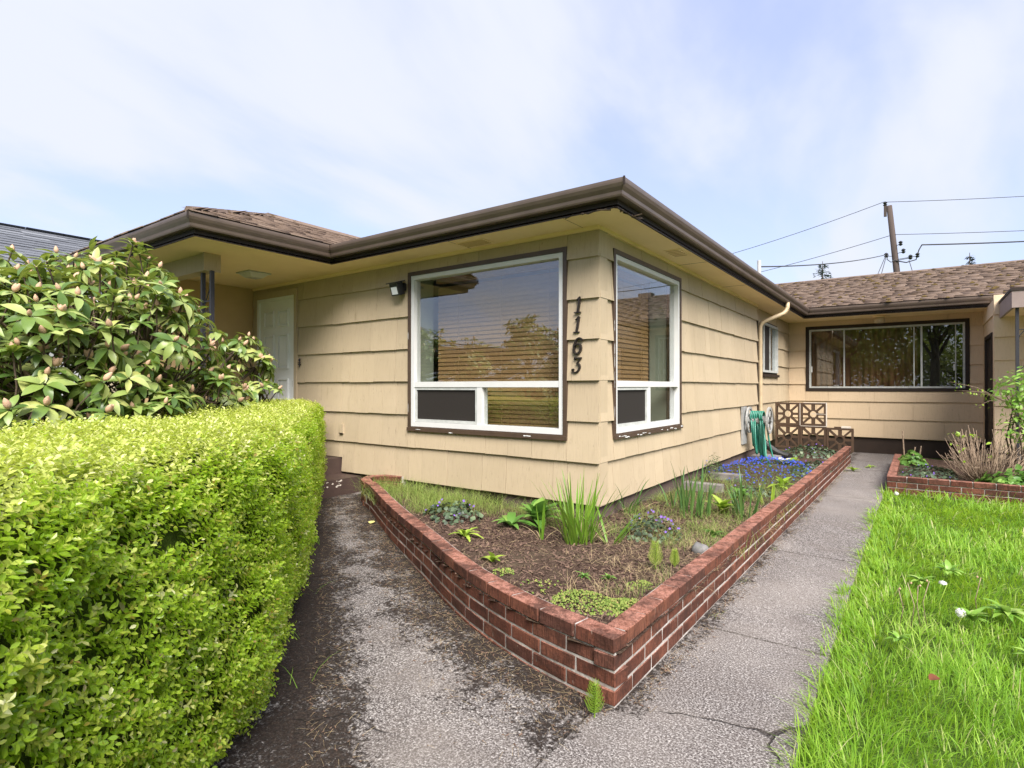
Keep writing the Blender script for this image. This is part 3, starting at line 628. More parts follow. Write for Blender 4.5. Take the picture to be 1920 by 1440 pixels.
for u in (.37, 2.70): build('latch', bars(FB, [(u, u + .025, 1.60, 1.72)], .013, .026), 'white', wn)
cur = thing('reflection_cloth', 'added rust brown cloth imitating a reflection in the wide back window', 'reflection_cloth', (1.4, 9.3, 1.0))  # cloth and rod added to give the panes their brown reflection
m = MB(); n = 90
for i in range(n + 1):
    u = .2 + 2.0 * i / n; o = -.30 + .03 * math.sin(i * 1.3) + .012 * math.sin(i * .37)
    m.v += [FB(u, o, 1.0), FB(u, o * .98, 2.6)]
    if i: m.f.append((2 * i - 2, 2 * i, 2 * i + 1, 2 * i - 1))
build('cloth', m, 'reflection_cloth', cur, True); build('rod', MB().tube([FB(.15, -.32, 2.62), FB(2.3, -.32, 2.62)], .012), 'alu', cur)
# front door
dr = build('door', MB().box(DR[0], DR[1], -.03, .008, .49, DR[3], FF), 'door', house); dr['label'] = 'white six-panel front door'
wdt = DR[1] - DR[0]
for (a, b) in ((.14, .44), (.56, .86)):
    for (c, d) in ((.08, .30), (.42, .92), (1.18, 1.52), (1.60, 1.82)):
        x0, x1, q0, q1 = DR[0] + wdt * a, DR[0] + wdt * b, .49 + c, .49 + d
        if c == 1.18: q0, q1 = .49 + 1.05, .49 + 1.50
        pm = MB()
        for t, o in ((0, .009), (.022, .0095)):
            pass
        pm.prism([(x0, q0), (x1, q0), (x1, q0 + .018), (x0, q0 + .018)], FF, .0082, .030).prism([(x0, q1 - .018), (x1, q1 - .018), (x1, q1), (x0, q1)], FF, .0082, .030)
        pm.prism([(x0, q0 + .018), (x0 + .018, q0 + .018), (x0 + .018, q1 - .018), (x0, q1 - .018)], FF, .0082, .030).prism([(x1 - .018, q0 + .018), (x1, q0 + .018), (x1, q1 - .018), (x1 - .018, q1 - .018)], FF, .0082, .030)
        pm.prism([(x0 + .04, q0 + .04), (x1 - .04, q0 + .04), (x1 - .04, q1 - .04), (x0 + .04, q1 - .04)], FF, .0082, .024)
        build('panel', pm, 'door', dr)
build('latch', MB().box(DR[1] - .02, DR[1] + .006, .0, .02, 1.30, 1.38, FF), 'iron', dr)
build('door_frame', bars(FF, [(-5.14, -5.10, .47, 2.48), (-4.32, -4.28, .47, 2.48), (-5.10, -4.32, 2.44, 2.48)], -.03, .030), 'door', house)
build('door_casing', bars(FF, [(-5.22, -5.14, .47, 2.56), (-4.28, -4.225, .47, 2.56), (-5.14, -4.28, 2.48, 2.56)], -.02, .040), 'siding', house)
# dark side door by the right wing
bd = build('door', bars(FS, [(7.42, 8.48, .1, 2.10)], -.06, -.02), 'fascia', house); bd['label'] = 'dark brown side door facing the side path'
build('door_casing', bars(FS, [(7.35, 7.42, .1, 2.16), (8.48, 8.55, .1, 2.16), (7.42, 8.48, 2.10, 2.16)], -.06, .015), 'fascia', house)
# porch beam
build('porch_beam', MB().box(-5.38, -3.63, -1.46, -1.33, 2.475, SOF - .001).box(-3.629, -3.61, -1.48, -1.31, 2.47, SOF - .001), 'siding', house)
# house number: slanted serif numerals
def stroke(pts, wds):
    P = np.array(pts, float); n = len(P); L, R = [], []
    for i in range(n):
        d = P[min(i + 1, n - 1)] - P[max(i - 1, 0)]; d /= np.linalg.norm(d) + 1e-9; q = np.array([-d[1], d[0]]) * wds[i] / 2
        L.append(P[i] + q); R.append(P[i] - q)
    return L, R
def digit_mesh(ch):
    mb = MB(); F = FF; sh = .16
    def slab2(L, R, cx, cz, d0, d1):
        n = len(L)
        for i in range(n - 1):
            q = [L[i], L[i + 1], R[i + 1], R[i]]; q = [(cx + a + sh * b, cz + b) for a, b in q]; mb.prism(q, F, d0, d1)
    def arc(cx, cz, rx, rz, a0, a1, n=16): return [(cx + rx * math.cos(rad(a)), cz + rz * math.sin(rad(a))) for a in np.linspace(a0, a1, n)]
    parts = []
    if ch == '1': parts = [([(0.004, .068), (.003, -.062)], [.017, .019]), ([(-.026, .040), (-.012, .050), (.006, .068)], [.006, .012, .014]), ([(-.026, -.064), (.030, -.064)], [.011, .011])]
    if ch == '6':
        a = arc(0.006, .0, .040, .066, 55, 180, 12) + arc(.0, -.026, .034, .042, 180, 360, 14)[1:] + arc(0, -.026, .034, .042, 0, 165, 12)[1:]
        parts = [(a, list(np.concatenate([np.linspace(.012, .019, 12), np.linspace(.019, .017, 13), np.linspace(.017, .006, 11)]))), (arc(.030, .050, .006, .006, 0, 360, 10), [.012] * 10)]
    if ch == '3':
        parts = [([(-.030, .060), (.036, .060)], [.016, .014]), ([(.034, .062), (.0, .016)], [.008, .010]), (arc(-.004, -.022, .036, .040, 95, -150, 18), list(np.concatenate([np.linspace(.007, .019, 8), np.linspace(.019, .008, 10)]))), (arc(-.030, -.040, .006, .006, 0, 360, 10), [.014] * 10), ([(-.030, .066), (-.028, .046)], [.008, .006])]
    return parts, slab2, mb
for ch, z, u in (('1', 2.000, -.165), ('1', 1.832, -.175), ('6', 1.652, -.172), ('3', 1.487, -.182)):
    parts, slab2, mb = digit_mesh(ch)
    for pts, wd in parts:
        L, R = stroke(pts, wd); slab2(L, R, u, z, .018, .038)
        L, R = stroke(pts, [x * .42 for x in wd]); slab2(L, R, u, z, .0382, .043)
    tag(build('house_number', mb, 'digit', house), 'dark metal house number digit %s' % ch)
# downspout, conduit, corner bits
build('downspout', MB().tube([(.42, 6.02, 2.70), (.42, 6.02, 2.62), (.40, 6.0, 2.56), (.36, 5.97, 2.515), (.30, 5.93, 2.485), (.12, 5.83, 2.40), (.07, 5.80, 2.36), (.045, 5.79, 2.30), (.045, 5.79, .34), (.07, 5.80, .27), (.12, 5.82, .23)], .034, 10), 'pipe', house, True)
for k in range(9):
    t = k / 8; a = np.array([.42, 6.02, 2.61]) * (1 - t) + np.array([.31, 5.94, 2.487]) * t + np.array([.03, .01, -.03]) * math.sin(math.pi * t)
    build('elbow_rib', MB().lathe(tuple(a), [(.030, -.004), (.0375, 0), (.030, .004)], 10), 'pipe', house)
build('conduit', MB().tube([(-.012, 5.78, .5), (-.012, 5.78, 2.65)], .026, 10), 'pipe', house, True)
build('corner_strip', MB().box(5.70, 5.742, .001, .026, .31, 2.40, FR), 'fascia', house)
# little fittings on the front wall
ob = build('outlet_cover', MB().box(-3.36, -3.30, .021, .038, .755, .865, FF), 'siding', house); build('lid_edge', MB().box(-3.365, -3.30, .0382, .046, .752, .762, FF), 'fascia', ob)
build('mail_hook', MB().tube([FF(-4.17, .02, 1.66), FF(-4.17, .03, 1.55)], .006, 6).lathe(FF(-4.17, .03, 1.64), [(.004, -.02), (.016, 0), (.004, .02)], 8).lathe(FF(-4.17, .03, 1.585), [(.004, -.02), (.02, 0), (.004, .02)], 8).tube([FF(-4.195, .03, 1.61), FF(-4.145, .03, 1.61)], .005, 6), 'iron', house)
# roofs
def slope(name, parent, origin, a, s, poly, mat, exp_, wid, seed, gap=.004, base=True, lift=.010, big=None, clipn=None):
    """shingles laid on a slope: origin at the eave, a along the eave, s up the slope (unit), polygon in (a,s)"""
    o, a, s = np.array(origin, float), np.array(a, float), np.array(s, float); n = np.cross(a, s); n = n if n[2] > 0 else -n
    P = np.array(poly, float); r = np.random.RandomState(seed)
    deck = MB().add([o + a * p[0] + s * p[1] - n * .004 for p in P] + [o + a * p[0] + s * p[1] - n * .05 for p in P], [tuple(range(len(P))), tuple(range(2 * len(P) - 1, len(P) - 1, -1))] + [(i, (i + 1) % len(P), len(P) + (i + 1) % len(P), len(P) + i) for i in range(len(P))])
    rf = build(name, deck, mat, parent)
    lo, hi = P.min(0), P.max(0); T, Rm, rd = [], [], []
    def inside(x, y):
        c = False
        for i in range(len(P)):
            x1, y1 = P[i]; x2, y2 = P[i - 1]
            if (y1 > y) != (y2 > y) and x < (x2 - x1) * (y - y1) / (y2 - y1) + x1: c = not c
        return c
    row = 0; v = lo[1] - .02
    while v < hi[1]:
        u = lo[0] + (row % 2) * wid * .5 - r.uniform(0, wid * .4)
        while u < hi[0]:
            wv = wid * r.uniform(.65, 1.25)
            if inside(u + wv / 2, v + exp_ * .5):
                lf = r.uniform(0, lift); sc = wv - gap
                T.append(o + a * u + s * (v + r.uniform(-.012, .012)) + n * .001)
                sv = s * (exp_ * 1.25); up = n * (.012 + lf)
                Rm.append(np.stack([a * sc, sv, up], axis=1)); rd.append(r.rand())
            u += wv
        v += exp_; row += 1
    tv = [(0, 0, .35), (1, 0, .35), (1, 0, 1), (0, 0, 1), (1, 1, .05), (0, 1, .05)]
    tf = [(0, 1, 2), (0, 2, 3), (3, 2, 4), (3, 4, 5), (0, 3, 5), (1, 4, 2)]
    T, Rm, rd = np.array(T), np.array(Rm), np.array(rd)
    if big:
        order = np.argsort(np.linalg.norm(T - CAM, axis=1)); me = one('shingle', tv, tf, mat, 0, False)
        vis = [k for k in order if big(T[k])][:290]; rest = np.setdiff1d(order, vis)
        for k in vis: link_obj('shingle', me, rf, mat4(Rm[k], T[k]))
        tag(inst('shingle_field', tv, tf, Rm[rest], T[rest], rd[rest], mat, rf), kind='stuff')
    else: tag(inst('shingle_field', tv, tf, Rm, T, rd, mat, rf), kind='stuff')
    return rf, T, n
pk = .39; cs = math.hypot(1, pk)
slope('roof_slope', house, (-2.94, -1.93, EAVE + .01), (0, 1, 0), (-1 / cs, 0, pk / cs), [(0, 0), (1.43, 0), (5.2, 1.85 * cs), (1.85, 1.85 * cs)], 'roof', .14, .30, 21)
slope('roof_slope', house, (-2.94, -1.93, EAVE + .01), (-1, 0, 0), (0, 1 / cs, pk / cs), [(0, 0), (3.66, 0), (1.85, 1.85 * cs)], 'roof', .14, .30, 22)
for a_, b_ in (((-2.94, -1.93), (-4.79, -.08)), ((-6.6, -1.93), (-4.79, -.10))):
    for k in range(13):
        t0, t1 = k / 13, (k + 1.15) / 13; A_ = np.array([a_[0] + (b_[0] - a_[0]) * t0, a_[1] + (b_[1] - a_[1]) * t0, EAVE + .012 + .39 * 1.85 * t0]); B2_ = np.array([a_[0] + (b_[0] - a_[0]) * t1, a_[1] + (b_[1] - a_[1]) * t1, EAVE + .012 + .39 * 1.85 * t1 + .008])
        build('hip_cap', MB().tube([A_, B2_], [.040, .034], 6), 'roof', house)
build('ridge_cap', MB().tube([(-4.79, -.1, EAVE + .73), (-4.79, 5, EAVE + .73)], .05, 6), 'roof', house)
pk = .25; cs = math.hypot(1, pk)
slope('roof_slope', house, (.38, -.41, EAVE - .03), (0, 1, 0), (-1 / cs, 0, pk / cs), [(0, 0), (8.5, 0), (12.0, 3.5 * cs), (12.0, 5.0 * cs), (5.0, 5.0 * cs)], 'roof', .14, .30, 23)
slope('roof_slope', house, (.38, -.41, EAVE - .03), (-1, 0, 0), (0, 1 / cs, pk / cs), [(0, 0), (3.38, 0), (5.0, 1.64 * cs), (5.0, 5.0 * cs)], 'roof', .14, .30, 24)
pk = .295; cs = math.hypot(1, pk)
_, RT, RN = slope('roof_slope', house, (.45, 8.02, EAVE + .01), (1, 0, 0), (0, 1 / cs, pk / cs), [(0, 0), (10, 0), (10, 4.05 * cs), (-4.5, 4.05 * cs)], 'roof', .135, .30, 25, lift=.016)
rdg = build('ridge_cap', MB().sweep([(-.12, 3.99), (0, 4.045), (.12, 3.99), (0, 4.02)], [(-4.2, 12.07), (10.4, 12.07)]), 'roof', house)
slope('roof_slope', house, (10.4, 16.1, EAVE + .01), (-1, 0, 0), (0, -1 / cs, pk / cs), [(0, 0), (14, 0), (14, 4.0 * cs), (0, 4.0 * cs)], 'roof', .5, 1.2, 26)
# moss cushions on the back roof
r = np.random.RandomState(31); pick = r.rand(len(RT)) < .20
mo = RT[pick] + np.array([r.uniform(0, .25, pick.sum()), np.zeros(pick.sum()), np.full(pick.sum(), .012)]).T
ic = [(0, 0, 1)] + [(math.cos(a), math.sin(a), .25) for a in np.linspace(0, 6.283, 7)[:-1]]
sc = r.uniform(.018, .055, len(mo)); Rm = frames(np.tile(RN, (len(mo), 1)), roll=r.uniform(0, 6, len(mo))) * sc[:, None, None]; Rm[:, :, 2] *= .7
tag(inst('roof_moss', ic, [(0, i, i % 6 + 1) for i in range(1, 7)], Rm, mo, r.rand(len(mo)), 'moss_clump', house, True), kind='stuff')
build('roof_vent', MB().tube([(-.96, 10.4, 3.2), (-.96, 10.4, 4.37)], .045, 12), 'alu', house)
build('roof_vent', MB().box(4.3, 4.7, 12.0, 12.3, 4.0, 4.14), 'roof', house)
# flat porch roof of the right wing
pr = build('porch_roof', MB().box(3.21, 8, 5.60, 7.02, 2.36, 2.40), 'soffit', house)
build('porch_fascia', MB().box(3.18, 3.21, 5.58, 7.95, 2.34, 2.56).box(3.21, 8, 5.58, 5.61, 2.34, 2.56), 'mauve', house)
build('drip_edge', MB().box(3.17, 3.22, 5.57, 7.94, 2.561, 2.60).box(3.22, 8, 5.57, 5.62, 2.561, 2.60), 'fascia', house)
build('porch_deck', MB().box(3.22, 8, 5.62, 8.0, 2.562, 2.59), 'flash', house)
build('porch_slab', MB().box(3.3, 8, 5.5, 7.02, -.1, .30), 'concrete_grey', house)
# porch steps
st = thing('porch_steps', 'brown painted concrete steps with chipped edges beside the curved planter', 'steps', (-3.2, -.5, .1))
build('step', MB().box(-3.44, -3.01, -1.35, .018, -.1, .283), 'step', st)
build('step', MB().box(-6.3, -3.36, -1.395, -.002, .284, .466), 'step', st)
r = np.random.RandomState(8)
for k in range(18):
    y = r.uniform(-.75, -.28); z = .283 - r.uniform(0, .08); q = r.uniform(.006, .02)
    build('paint_chip', MB().add([(-3.0085, y + q * math.cos(a) * r.uniform(.5, 1.3), z + q * .7 * math.sin(a) * r.uniform(.5, 1.2)) for a in np.linspace(0, 6.28, 8)[:-1]], [tuple(range(7))]), 'chip', st)
# neighbour's house
nb = thing('neighbour_house', 'neighbouring house with slate grey shingle roof behind the rhododendron', 'house', (-14, 4, 0))
build('wall', MB().box(-18.2, -10.0, -7.0, 22, -.1, 2.75), 'wallgrey', nb)
pk = .43; cs = math.hypot(1, pk)
slope('roof_slope', nb, (-9.5, -8, 2.85), (0, 1, 0), (-1 / cs, 0, pk / cs), [(0, 0), (31, 0), (31, 4.6 * cs), (0, 4.6 * cs)], 'roof_grey', .23, .75, 41, lift=.012,
      big=lambda p: -2.5 < p[1] < 8 and p[2] > 3.2)
slope('roof_slope', nb, (-18.7, 23, 2.85), (0, -1, 0), (1 / cs, 0, pk / cs), [(0, 0), (31, 0), (31, 4.6 * cs), (0, 4.6 * cs)], 'roof_grey', .5, 1.2, 42)
build('ridge_cap', MB().sweep([(-.1, 4.80), (0, 4.85), (.1, 4.80)], [(-14.1, -8), (-14.1, 23)], False), 'roof_grey', nb)
build('gutter', MB().box(-9.52, -9.40, -8, 23, 2.70, 2.84), 'white', nb)
# ------------------------------------------------------------------ brick planters
rb = np.random.RandomState(17)
def brick_mesh(L, Wd, H, seed):
    import bmesh
    r = np.random.RandomState(seed); bm = bmesh.new(); bmesh.ops.create_cube(bm, size=1)
    for v in bm.verts: v.co = Vector((v.co.x * L, v.co.y * Wd, v.co.z * H))
    bmesh.ops.bevel(bm, geom=bm.edges[:], offset=.0035, segments=1, affect='EDGES')
    for v in bm.verts: v.co += Vector(r.uniform(-.0014, .0014, 3))
    me = bpy.data.meshes.new('brick'); bm.to_mesh(me); bm.free(); me.materials.append(M['brick']); return me
BL, BW, BH, JT, CO = .200, .096, .0612, .0098, .0715
bmesh_full = [brick_mesh(BL, BW, BH, k) for k in range(5)]
short = {}
def place_brick(par, c, tan, z, L=BL, proud=0.0, slope_=0.0):
    n = np.array([tan[1], -tan[0]])
    if abs(L - BL) < .004: me = bmesh_full[rb.randint(5)]
    else:
        k = round(L, 2)
        if k not in short: short[k] = brick_mesh(k, BW, BH, 50 + len(short))
        me = short[k]
    p = c - n * (BW / 2 - proud) + n * rb.uniform(-.0008, .0008)
    ang = math.atan2(tan[1], tan[0]) + rb.uniform(-.004, .004)
    mw = Matrix.Translation((p[0], p[1], z)) @ Matrix.Rotation(ang, 4, 'Z') @ Matrix.Rotation(-math.atan(slope_) + rb.uniform(-.004, .004), 4, 'Y')
    link_obj('brick', me, par, mw)
pl = thing('brick_planter', 'long red brick planter bed curving round the house corner', 'planter', (1.18, -2.16, 0))
for k in range(-1, 4):                                 # 3 = cap course; curve (left) run; the lowest is half buried
    z0 = -(3 - k) * CO - BH / 2; prd = .008 if k == 3 else 0
    s = LTOT - (0 if k % 2 else BW + JT) - (0)
    first = True
    while s > .05:
        L = BL if not first or k % 2 else BL * .5 + .045
        first = False; L = min(L, s)
        if L < .05: break
        m = s - L / 2; c = lc_at(m); d = lc_at(min(m + .04, LTOT)) - lc_at(max(m - .04, 0)); d /= np.linalg.norm(d)
        place_brick(pl, c, d, ztopL(m) + z0, L, prd, -.061 / LTOT)
        s -= L + JT
    if k < 0: continue
    # straight (right) run
    s = BW + JT if k % 2 else 0.0; total = np.linalg.norm(RC[1] - RC[0]); d = (RC[1] - RC[0]) / total; first = True
    while s < total - .04:
        L = BL if not (first and k % 2 == 0) else BL * .5 + .07
        first = False; L = min(L, total - s)
        if abs(s - 4.55) < .12: s += .018
        place_brick(pl, RC[0] + d * (s + L / 2), d, .284 + z0 + rb.uniform(-.0012, .0012), L, prd)
        s += L + JT
# mortar core, a touch behind the brick faces
path = [tuple(p) for p in LC[::6]]
path[-1] = tuple(LC[-1]); path += [tuple(RC[1])]
mb = MB(); P = [np.array(p) for p in path]; sarr = arclen(np.array(path))
for i, p in enumerate(P):
    ns = []
    if i: d = P[i] - P[i - 1]; d /= np.linalg.norm(d); ns.append(np.array([d[1], -d[0]]))
    if i < len(P) - 1: d = P[i + 1] - P[i]; d /= np.linalg.norm(d); ns.append(np.array([d[1], -d[0]]))
    mm = sum(ns); mm = mm / np.dot(mm, ns[0]); zt = (ztopL(sarr[i]) if sarr[i] < LTOT else .284) - .004
    inn = -.05 if sarr[i] < .9 else -.090
    for o, z in ((-.0028, -.12), (-.0028, zt), (inn, zt), (inn, -.12)): mb.v.append((p[0] + mm[0] * o, p[1] + mm[1] * o, z))
for i in range(len(P) - 1):
    for j in range(4): mb.f.append((i * 4 + j, i * 4 + (j + 1) % 4, i * 4 + 4 + (j + 1) % 4, i * 4 + 4 + j))
mb.f += [(3, 2, 1, 0), tuple(len(mb.v) - 4 + j for j in range(4))]
build('mortar', mb, 'mortar', pl)
p2 = thing('brick_planter', 'low brick planter at the lawn edge holding the bare shrub', 'planter', (1.86, 4.2, 0))
PC = np.array([(1.86, 7.1), (1.86, 4.2), (5.4, 4.2)])
for k in range(-1, 3):
    for a, b in ((PC[1], PC[0]), (PC[1], PC[2])):
        tot = np.linalg.norm(b - a); d = (b - a) / tot; out = np.array([-1., 0]) if d[1] > .5 else np.array([0, -1.])
        s = (BW + JT) if (d[1] > .5) == (k % 2 == 0) else 0
        while s < tot - .05:
            L = min(BL, tot - s); tn = d if np.dot(np.array([d[1], -d[0]]), out) > 0 else -d
            place_brick(p2, a + d * (s + L / 2), tn, .19 - (2 - k) * CO - BH / 2, L, .004 * (k == 2)); s += L + JT
build('mortar', MB().box(1.866, 1.95, 4.207, 7.1, -.1, .185).box(1.951, 5.4, 4.207, 4.29, -.1, .185), 'mortar', p2)
# soil
def inside_poly(P, x, y):
    c = np.zeros(np.shape(x), bool)
    for i in range(len(P)):
        x1, y1 = P[i]; x2, y2 = P[i - 1]
        c ^= ((y1 > y) != (y2 > y)) & (x < (x2 - x1) * (y - y1) / (y2 - y1 + 1e-12) + x1)
    return c
POLY = np.vstack([LC[::5], [(1.185, -2.165), (1.24, 6.98), (0.0, 6.98), (.0, .0)]])
def wav(x, y, k=1.0): return np.sin(3.1 * k * x + 1.3) * np.sin(2.7 * k * y + .4) * .5 + np.sin(7.3 * k * x + 2.2 * y) * .25 + np.sin(11.1 * k * y - 4.9 * x) * .25
def soil_z(x, y):
    x, y = np.asarray(x, float), np.asarray(y, float)
    edge = np.clip((-y + .1) / 2.0, 0, 1) * (x < 1.3)
    return .175 + .045 * edge + .03 * np.clip((-x) / 2.5, 0, 1) + .018 * wav(x, y, 1.2) + .006 * wav(x, y, 6)
def soil_grid(name, x0, x1, y0, y1, st_, keep, zf, mat='soil'):
    xs, ys = np.arange(x0, x1 + st_, st_), np.arange(y0, y1 + st_, st_); mb = MB(); idx = {}
    X, Y = np.meshgrid(xs, ys); K = keep(X + st_ / 2, Y + st_ / 2); Zv = zf(X, Y)
    def vid(j, i):
        if (j, i) not in idx: idx[(j, i)] = len(mb.v); mb.v.append((X[j, i], Y[j, i], float(Zv[j, i])))
        return idx[(j, i)]
    for j in range(len(ys) - 1):
        for i in range(len(xs) - 1):
            if K[j, i]: mb.f.append((vid(j, i), vid(j, i + 1), vid(j + 1, i + 1), vid(j + 1, i)))
    return struct(name, mb, mat, True)
soil_grid('bed_soil', -2.75, 1.3, -2.2, 7.0, .05, lambda x, y: inside_poly(POLY, x, y) & ~((x < 0) & (y > .05)), soil_z)
soil_grid('bed_soil', 1.94, 5.4, 4.25, 7.1, .1, lambda x, y: (x < 3.2) | (y < 5.4), lambda x, y: .13 + .02 * wav(x, y, 1.5))
# bark chips and bits on the bed
def rot_rand(r, n, flat=.5):
    Z = np.stack([r.normal(0, flat, n), r.normal(0, flat, n), np.ones(n)], 1); return frames(Z, roll=r.uniform(0, 6.283, n))
r = np.random.RandomState(61)
def bed_pts(r, n, cond=None):
    out = np.zeros((0, 2))
    while len(out) < n:
        q = np.stack([r.uniform(-2.6, 1.2, n), r.uniform(-2.15, 6.9, n)], 1); k = inside_poly(POLY, q[:, 0], q[:, 1]) & ~((q[:, 0] < .0) & (q[:, 1] > .0))
        if cond is not None: k &= cond(q[:, 0], q[:, 1])
        out = np.vstack([out, q[k]])
    return out[:n]
chip_v = [(-1, -.3, 0), (1, -.25, 0), (1, .3, .1), (-.9, .28, .05), (-.8, -.1, .35), (.8, .05, .3)]
chip_f = [(0, 1, 5), (0, 5, 4), (1, 2, 5), (2, 3, 4), (2, 4, 5), (3, 0, 4)]
q = bed_pts(r, 9000, lambda x, y: y < 1.5); T = np.column_stack([q, soil_z(q[:, 0], q[:, 1]) + .004]); sc = r.uniform(.004, .016, len(q)) * np.where(r.rand(len(q)) < .1, 1.6, 1)
tag(inst('bark_mulch', chip_v, chip_f, rot_rand(r, len(q)) * sc[:, None, None], T, r.rand(len(q)), 'chips'), 'dark bark mulch covering the planter soil', 'mulch', kind='stuff')
stw_v = [(0, -.02, 0), (0, .02, .01), (.33, 0, .05), (.33, .03, .05), (.7, -.02, .04), (.7, .01, .05), (1, 0, 0)]
stw_f = [(0, 2, 3), (0, 3, 1), (2, 4, 5), (2, 5, 3), (4, 6, 5)]
# ------------------------------------------------------------------ small fixed things
lt = thing('wall_light', 'small black solar security light left of the large front window', 'wall light', FF(-2.32, .02, 2.33))
build('bracket', MB().box(-2.36, -2.26, .021, .05, 2.33, 2.41, FF), 'black', lt)
def tilted(F, u0, u1, o0, z0, d, a):
    c, s = math.cos(a), math.sin(a)
    return lambda x, y, z: F(x, o0 + y * c - z * s, z0 + y * s + z * c)
TF = tilted(FF, 0, 0, .12, 2.335, 0, rad(-18))
build('housing', MB().box(-2.385, -2.265, -.07, .012, -.065, .065, TF), 'black', lt)
build('lamp_panel', MB().box(-2.368, -2.283, .0125, .016, -.05, .028, TF), 'led', lt)
build('solar_panel', MB().box(-2.40, -2.25, -.10, .04, .068, .078, TF), 'black', lt)
cl = thing('ceiling_light', 'square frosted porch ceiling light near the front door', 'ceiling light', (-4.2, -.62, SOF))
build('base_plate', MB().box(-4.34, -4.06, -.76, -.48, SOF - .015, SOF - .001), 'alu', cl)
build('diffuser', MB().add([(-4.32, -.74, SOF - .016), (-4.08, -.74, SOF - .016), (-4.08, -.50, SOF - .016), (-4.32, -.50, SOF - .016), (-4.27, -.69, SOF - .06), (-4.13, -.69, SOF - .06), (-4.13, -.55, SOF - .06), (-4.27, -.55, SOF - .06)],
      [(0, 1, 2, 3), (7, 6, 5, 4), (0, 4, 5, 1), (1, 5, 6, 2), (2, 6, 7, 3), (3, 7, 4, 0)]), 'lamp_glass', cl)
el = thing('eave_light', 'round cream lamp under the eave above the back window', 'ceiling light', (1.58, 8.55, SOF))
build('base', MB().lathe((1.58, 8.5, SOF), [(.10, -.001), (.11, -.02), (.09, -.035)], 16), 'soffit', el, True)
build('shade', MB().lathe((1.58, 8.5, SOF), [(.085, -.036), (.095, -.06), (.095, -.12), (.07, -.14)], 16), 'pipe', el, True)
def scroll(c, r0, r1, a0, turns, F, n=22): return [F(c[0] + (r0 + (r1 - r0) * t) * math.cos(a0 + turns * 2 * math.pi * t), 0, c[1] + (r0 + (r1 - r0) * t) * math.sin(a0 + turns * 2 * math.pi * t)) for t in np.linspace(0, 1, n)]
def iron_post(label, F, wd, z0, z1, rb_=.018, parts=True):
    p = thing('porch_post', label, 'porch post', F(wd / 2, 0, z0))
    for u in (0, wd): build('upright', MB().box(u - rb_, u + rb_, -rb_, rb_, z0, z1, F), 'iron', p)
    for z in (z1 - .30, (z0 + z1) / 2, z0 + .3): build('crossbar', MB().box(rb_ + .001, wd - rb_ - .001, -.006, .006, z - .006, z + .006, F), 'iron', p)
    zc = z1 - .02
    for k in range(4):
        zc = z1 - .12 - k * .46
        if zc - .4 < z0: break
        build('scroll', MB().tube([F(.02, 0, zc - .34 + .0)] + [F(wd * (.5 - .5 * math.cos(t * math.pi)), 0, zc - .34 + .42 * t) for t in np.linspace(.1, 1, 8)], .006, 6), 'iron', p)
        build('scroll', MB().tube(scroll((wd * .4, zc - .40), .012, .05, 0, 1.3, F), .006, 6), 'iron', p)
        build('scroll', MB().tube(scroll((wd * .62, zc - .28), .010, .04, 2, -1.2, F), .006, 6), 'iron', p)
    return p
iron_post('black wrought iron porch post rising behind the rhododendron', Fr((-3.79, -1.40, 0), (.95, .0, 0), (0, -1, 0)), .19, .466, 2.475)
iron_post('black wrought iron porch post by the right wing wall', Fr((3.24, 5.66, 0), (1, 0, 0), (0, -1, 0)), .26, .10, 2.355)
ln = thing('wall_lantern', 'black carriage lantern on the right wing wall', 'wall lantern', (3.72, 6.9, 1.9))
build('backplate', MB().box(3.66, 3.78, 6.96, 6.978, 1.85, 2.05), 'black', ln)
build('cage', MB().lathe((3.72, 6.86, 1.8), [(.05, 0), (.075, .22), (.08, .23)], 6), 'lamp_glass', ln)
build('roof_cap', MB().lathe((3.72, 6.86, 2.03), [(.10, 0), (.03, .07), (.012, .12)], 6), 'black', ln)
